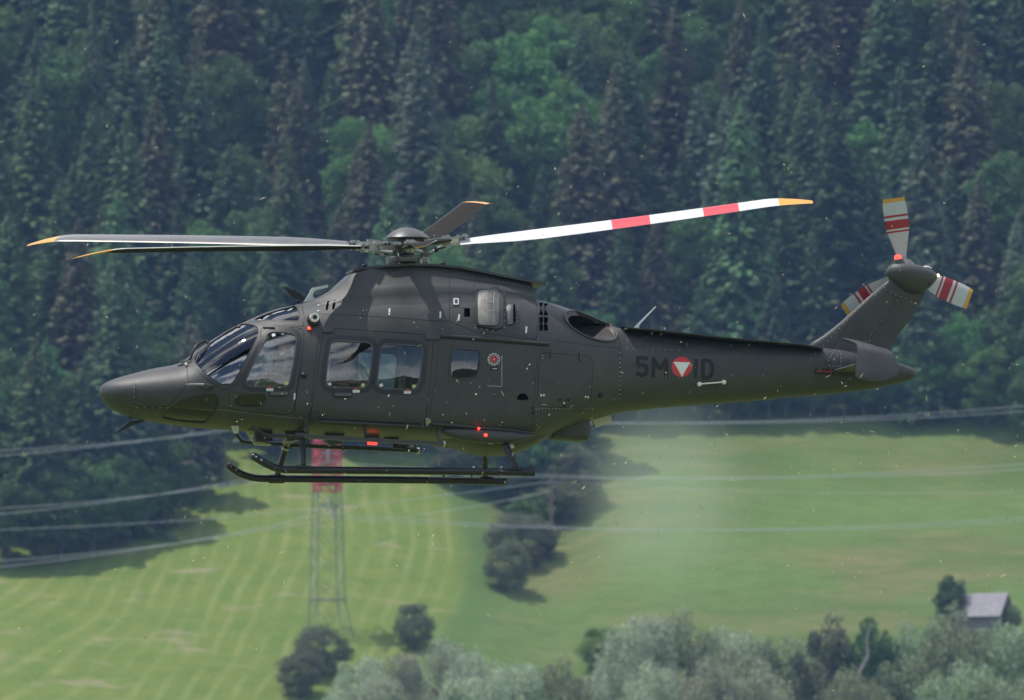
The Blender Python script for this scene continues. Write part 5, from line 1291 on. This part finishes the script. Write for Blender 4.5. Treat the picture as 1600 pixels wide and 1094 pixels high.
#BACKDROP
# ================================================================== hut
h0 = ground_at(1537, 985); sc_ = F / h0.y
def hut():
    o = empty('hut', h0); o.rotation_euler = (0, 0, R(-24)); tag(o, 'small weathered wooden hut with grey gabled roof on the meadow', 'hut')
    Lh, Wh, wall, ridge = 5.0, 3.8, 1.6, 3.9
    WOOD = principled('weathered_boards', (.17, .16, .17), .85, noise_amt=.3, nscale=4); ROOF = principled('grey_shingles', (.27, .255, .28), .8, noise_amt=.25, nscale=2)
    mb = MB(); a, b = Lh / 2, Wh / 2
    mb.add([(-a, -b, -1), (a, -b, -1), (a, b, -1), (-a, b, -1), (-a, -b, wall), (a, -b, wall), (a, b, wall), (-a, b, wall), (-a, 0, ridge - .1), (a, 0, ridge - .1)], [(0, 1, 5, 4), (2, 3, 7, 6), (1, 2, 6, 9, 5), (3, 0, 4, 8, 7), (4, 5, 9, 8), (6, 7, 8, 9)])
    mb.build('wall', WOOD, o, smooth=False)
    for s in (-1, 1):
        A = Vector((0, s * (b + .45), wall - .30)); B = Vector((0, 0, ridge)); n = 9
        for k in range(n):                         # courses of shingles, each lapping the one below
            p = A.lerp(B, k / n); q = A.lerp(B, (k + 1.12) / n); nn = (B - A).cross(Vector((s, 0, 0))).normalized(); nn = nn if nn.z > 0 else -nn
            m = MB(); m.bar(p + nn * .07, q + nn * .03, Lh + .7, .05, up=(0, 0, 1)); m.build('shingle_course', ROOF, o, smooth=False)
    for k in range(14):
        y_ = -b + .15 + k * (Wh - .3) / 13; z1 = wall + (ridge - wall) * (1 - abs(y_) / b) - .2
        MB().box((a + .02, y_, (z1 - 1) / 2), (.04, .26, z1 + 1)).build('plank', WOOD, o, smooth=False)
    MB().box((a + .06, .3, .85), (.05, .9, 1.7)).build('door', principled('dark_boards', (.06, .055, .055), .9), o, smooth=False)
hut()
# ================================================================== pylon, wires, pole
TY = ground_at(516, 990).y; PXM = F / TY
def Wp(u, v, dy=0): dd = ray(u, v); return cam_pos + dd * ((TY + dy) / dd.y)
STEEL = principled('galvanised_steel', (.20, .24, .22), .6, metal=.3); PRED = principled('red_tower_paint', (.50, .05, .08), .6)
GLS = principled('insulator', (.3, .33, .36), .3); WIRE = principled('aluminium_wire', (.50, .52, .55), .5)
def pylon():
    base = Wp(516, 990); o = empty('lattice_pylon', base); tag(o, 'slender lattice power pylon with red upper section behind the skids', 'pylon')
    zt = Wp(511, 590).z - base.z; rot = Matrix.Rotation(R(17), 3, 'Z')
    def c(h, k):
        w_ = 1.75 * (1 - h / zt * .42) if h < 15 else max(.35, 1.75 * .70 - (h - 15) * .0)
        w_ = np.interp(h, [0, 3.5, 15.5, zt], [2.0, 1.55, 1.25, 1.1]); sx, sy = ((-1, -1), (1, -1), (1, 1), (-1, 1))[k % 4]
        return rot @ Vector((sx * w_, sy * w_, 0)) + Vector(((511 - 516) / PXM * min(h / 4, 1), 0, h))
    lv = [-.8, 3.6, 6.2, 8.6, 10.9, 13.1, 15.3, 16.9, 18.4, 19.9, 21.4, 23.2, 25, zt]; lv = [q for q in lv if q <= zt]
    if lv[-1] < zt: lv.append(zt)
    for k in range(4):
        m = MB()
        for a, b in zip(lv, lv[1:]): m.bar(c(a, k), c(b, k), .10, .10, i=1 if 15.2 < (a + b) / 2 < 22 else 0)
        m.build('leg', [STEEL, PRED], o, smooth=False)
    for a, b in zip(lv, lv[1:]):
        red = 15.2 < (a + b) / 2 < 22; m = MB()
        for k in range(4):
            t_ = .11 if red else .035
            m.bar(c(a, k), c(b, k + 1), t_, t_); m.bar(c(a, k + 1), c(b, k), t_, t_)
            if red or a in (3.6, 15.3): m.bar(c(a, k), c(a, k + 1), .10, .10)
            if red: m.bar(c(b, k) * .5 + c(a, k) * .5, c(b, k + 1) * .5 + c(a, k + 1) * .5, .20, .20)
        m.build('brace', PRED if red else STEEL, o, smooth=False)
    return o, base, zt
py_, pb, zt = pylon()
arm_z = [Wp(511, v).z for v in (646, 728, 807)]
ends = []
for k, z in enumerate(arm_z):
    z = z - pb.z + 1.2
    for s in (-1, 1):
        tip = Vector((.2 * s, s * (3.4 + .8 * (k == 1)), z)); m = MB(); m.bar(Vector((-.9, s * 1.0, z - .1)), tip, .12, .12); m.bar(Vector((.9, s * 1.0, z - .1)), tip, .12, .12); m.bar(Vector((0, s * 1.0, z + 1.0)), tip, .1, .1)
        ar = m.build('cross_arm', STEEL, py_, smooth=False)
        mi = MB(); mi.tube([tip, tip - Vector((0, 0, .5)), tip - Vector((0, 0, 1.1))], [.07, .10, .07], 8); mi.build('insulator', GLS, ar); ends.append((k, s, pb + tip - Vector((0, 0, 1.1))))
def wire(p, q, sag, lab, r_=.045, grp='overhead wires strung across the valley'):
    p = Vector(p); q = Vector(q); pts = [p.lerp(q, k / 24) - Vector((0, 0, sag * 4 * (k / 24) * (1 - k / 24))) for k in range(25)]
    o = MB().tube(pts, r_, 6).build('power_wire', WIRE); tag(o, lab, 'wire', grp)
def far(u, v, y_): dd = ray(u, v); return cam_pos + dd * (y_ / dd.y)
SPEC = [(0, 'highest', (-60, 716), (-60, 706), (1680, 636.5), (1680, 627)), (1, 'middle', (-60, 809), (-60, 797.5), (1680, 727.5), (1680, 718)), (2, 'lowest', (-60, 891), (-60, 880), (1680, 809), (1680, 802))]
for k, nm, l0, l1, r0, r1 in SPEC:
    for s, lp, rp_ in ((-1, l0, r0), (1, l1, r1)):
        e = [q for kk, ss, q in ends if kk == k and ss == s][0]; which = 'lower' if s < 0 else 'upper'
        wire(far(*lp, TY + s * 4 - 60), e, .7, f'{which} wire of the {nm} pair running left from the pylon', .030)
        wire(e, far(*rp_, TY + s * 4 + 30), 1.6, f'{which} wire of the {nm} pair running right from the pylon', .030)
wire(far(-40, 829, 1060), far(861, 752, 1092), .9, 'thin single wire rising from the left edge to the wooden pole', .028); wire(far(620, 808, 1075), far(861, 766, 1092), .3, 'thin wire climbing over the hay meadow to the wooden pole', .028)
wire(far(861, 752, 1092), far(1680, 765, 1110), .8, 'thin wire running right from the wooden pole', .02)
pp = ground_at(862, 852); pt_ = far(861, 748, pp.y)
po = empty('wooden_pole', pp); tag(po, 'thin brown wooden wire pole standing in the hedgerow', 'pole')
MB().tube([(0, 0, -.5), pt_ - pp], [.17, .13], 8).build('post', principled('pole_wood', (.16, .115, .10), .9), po); MB().bar((-.9, 0, (pt_ - pp).z - .5), (.9, 0, (pt_ - pp).z - .5), .1, .1).build('cross_arm', principled('arm_wood', (.2, .17, .17), .9), po)

# ================================================================== hot exhaust and downwash haze behind the tail boom root
me_ = bpy.data.meshes.new('exhaust_haze'); bm = bmesh.new(); bmesh.ops.create_icosphere(bm, subdivisions=3, radius=1); bm.to_mesh(me_); bm.free()
eh = link('exhaust_haze', me_); eh['kind'] = 'stuff'; eh.location = cam_pos + ray(1035, 770) * 157; eh.scale = (1.7, 3.2, 2.1)
hm = bpy.data.materials.new('hot_gas_haze'); hm.use_nodes = True; t = hm.node_tree; t.nodes.clear()
o_ = t.nodes.new('ShaderNodeOutputMaterial'); vp = t.nodes.new('ShaderNodeVolumePrincipled'); vp.inputs['Color'].default_value = (.62, .72, .60, 1)
tc_ = t.nodes.new('ShaderNodeTexCoord'); ln = t.nodes.new('ShaderNodeVectorMath'); ln.operation = 'LENGTH'; rm_ = t.nodes.new('ShaderNodeMapRange'); rm_.interpolation_type = 'SMOOTHSTEP'
rm_.inputs[1].default_value = .98; rm_.inputs[2].default_value = .25; rm_.inputs[3].default_value = 0; rm_.inputs[4].default_value = .085
t.links.new(tc_.outputs['Object'], ln.inputs[0]); t.links.new(ln.outputs['Value'], rm_.inputs[0]); t.links.new(rm_.outputs[0], vp.inputs['Density']); t.links.new(vp.outputs[0], o_.inputs['Volume'])
eh.data.materials.append(hm)

# ================================================================== grass cuttings thrown up by the downwash
g = np.random.default_rng(5); Cs, As, Bs = [], [], []
n = 1050
for k in range(n):
    u, v = g.uniform(-20, 1620), g.uniform(-10, 1110)
    if g.random() < .35: u, v = g.uniform(300, 1600), g.normal(720, 110)
    dd = g.uniform(141, 150) if g.random() < .8 else g.uniform(120, 170)
    c = cam_pos + ray(u, v) * dd; L = .014 + .022 * g.random() ** 2 + (.03 if g.random() < .08 else 0); a = g.normal(size=3) + np.array([.5, 0, .9]); a /= np.linalg.norm(a)
    b = np.cross(a, g.normal(size=3)); b /= np.linalg.norm(b)
    Cs.append(np.array(c)); As.append(a * L); Bs.append(b * (.0045 + .005 * g.random()))
V_, F_ = quads(np.array(Cs), np.array(As), np.array(Bs))
cl = link('grass_clippings', fast_mesh('grass_clippings', V_, F_, principled('dry_straw', (.52, .45, .26), .8))); cl['kind'] = 'stuff'
cl['label'] = 'dry grass clippings blown through the air round the helicopter'

# ------------------------------------------------------------------ look-alikes that share a label: say which of them
bpy.context.view_layer.update()
same = {}
for o in scn.objects:
    if o.parent is None and 'label' in o and 'category' in o: same.setdefault(o['label'], []).append(o)
for lab, os_ in same.items():
    if len(os_) < 2: continue
    os_.sort(key=lambda o: to_px(o.location)[0]); n = len(os_)
    words = {2: ['left of the two', 'right of the two'], 3: ['leftmost of three', 'middle of three', 'rightmost of three']}.get(n) or ['leftmost'] + [w_ + ' from left' for w_ in ('second', 'third', 'fourth', 'fifth', 'sixth', 'seventh', 'eighth', 'ninth', 'tenth')][:n - 2] + ['rightmost']
    for o, w_ in zip(os_, words): o['label'] = lab + ', ' + w_
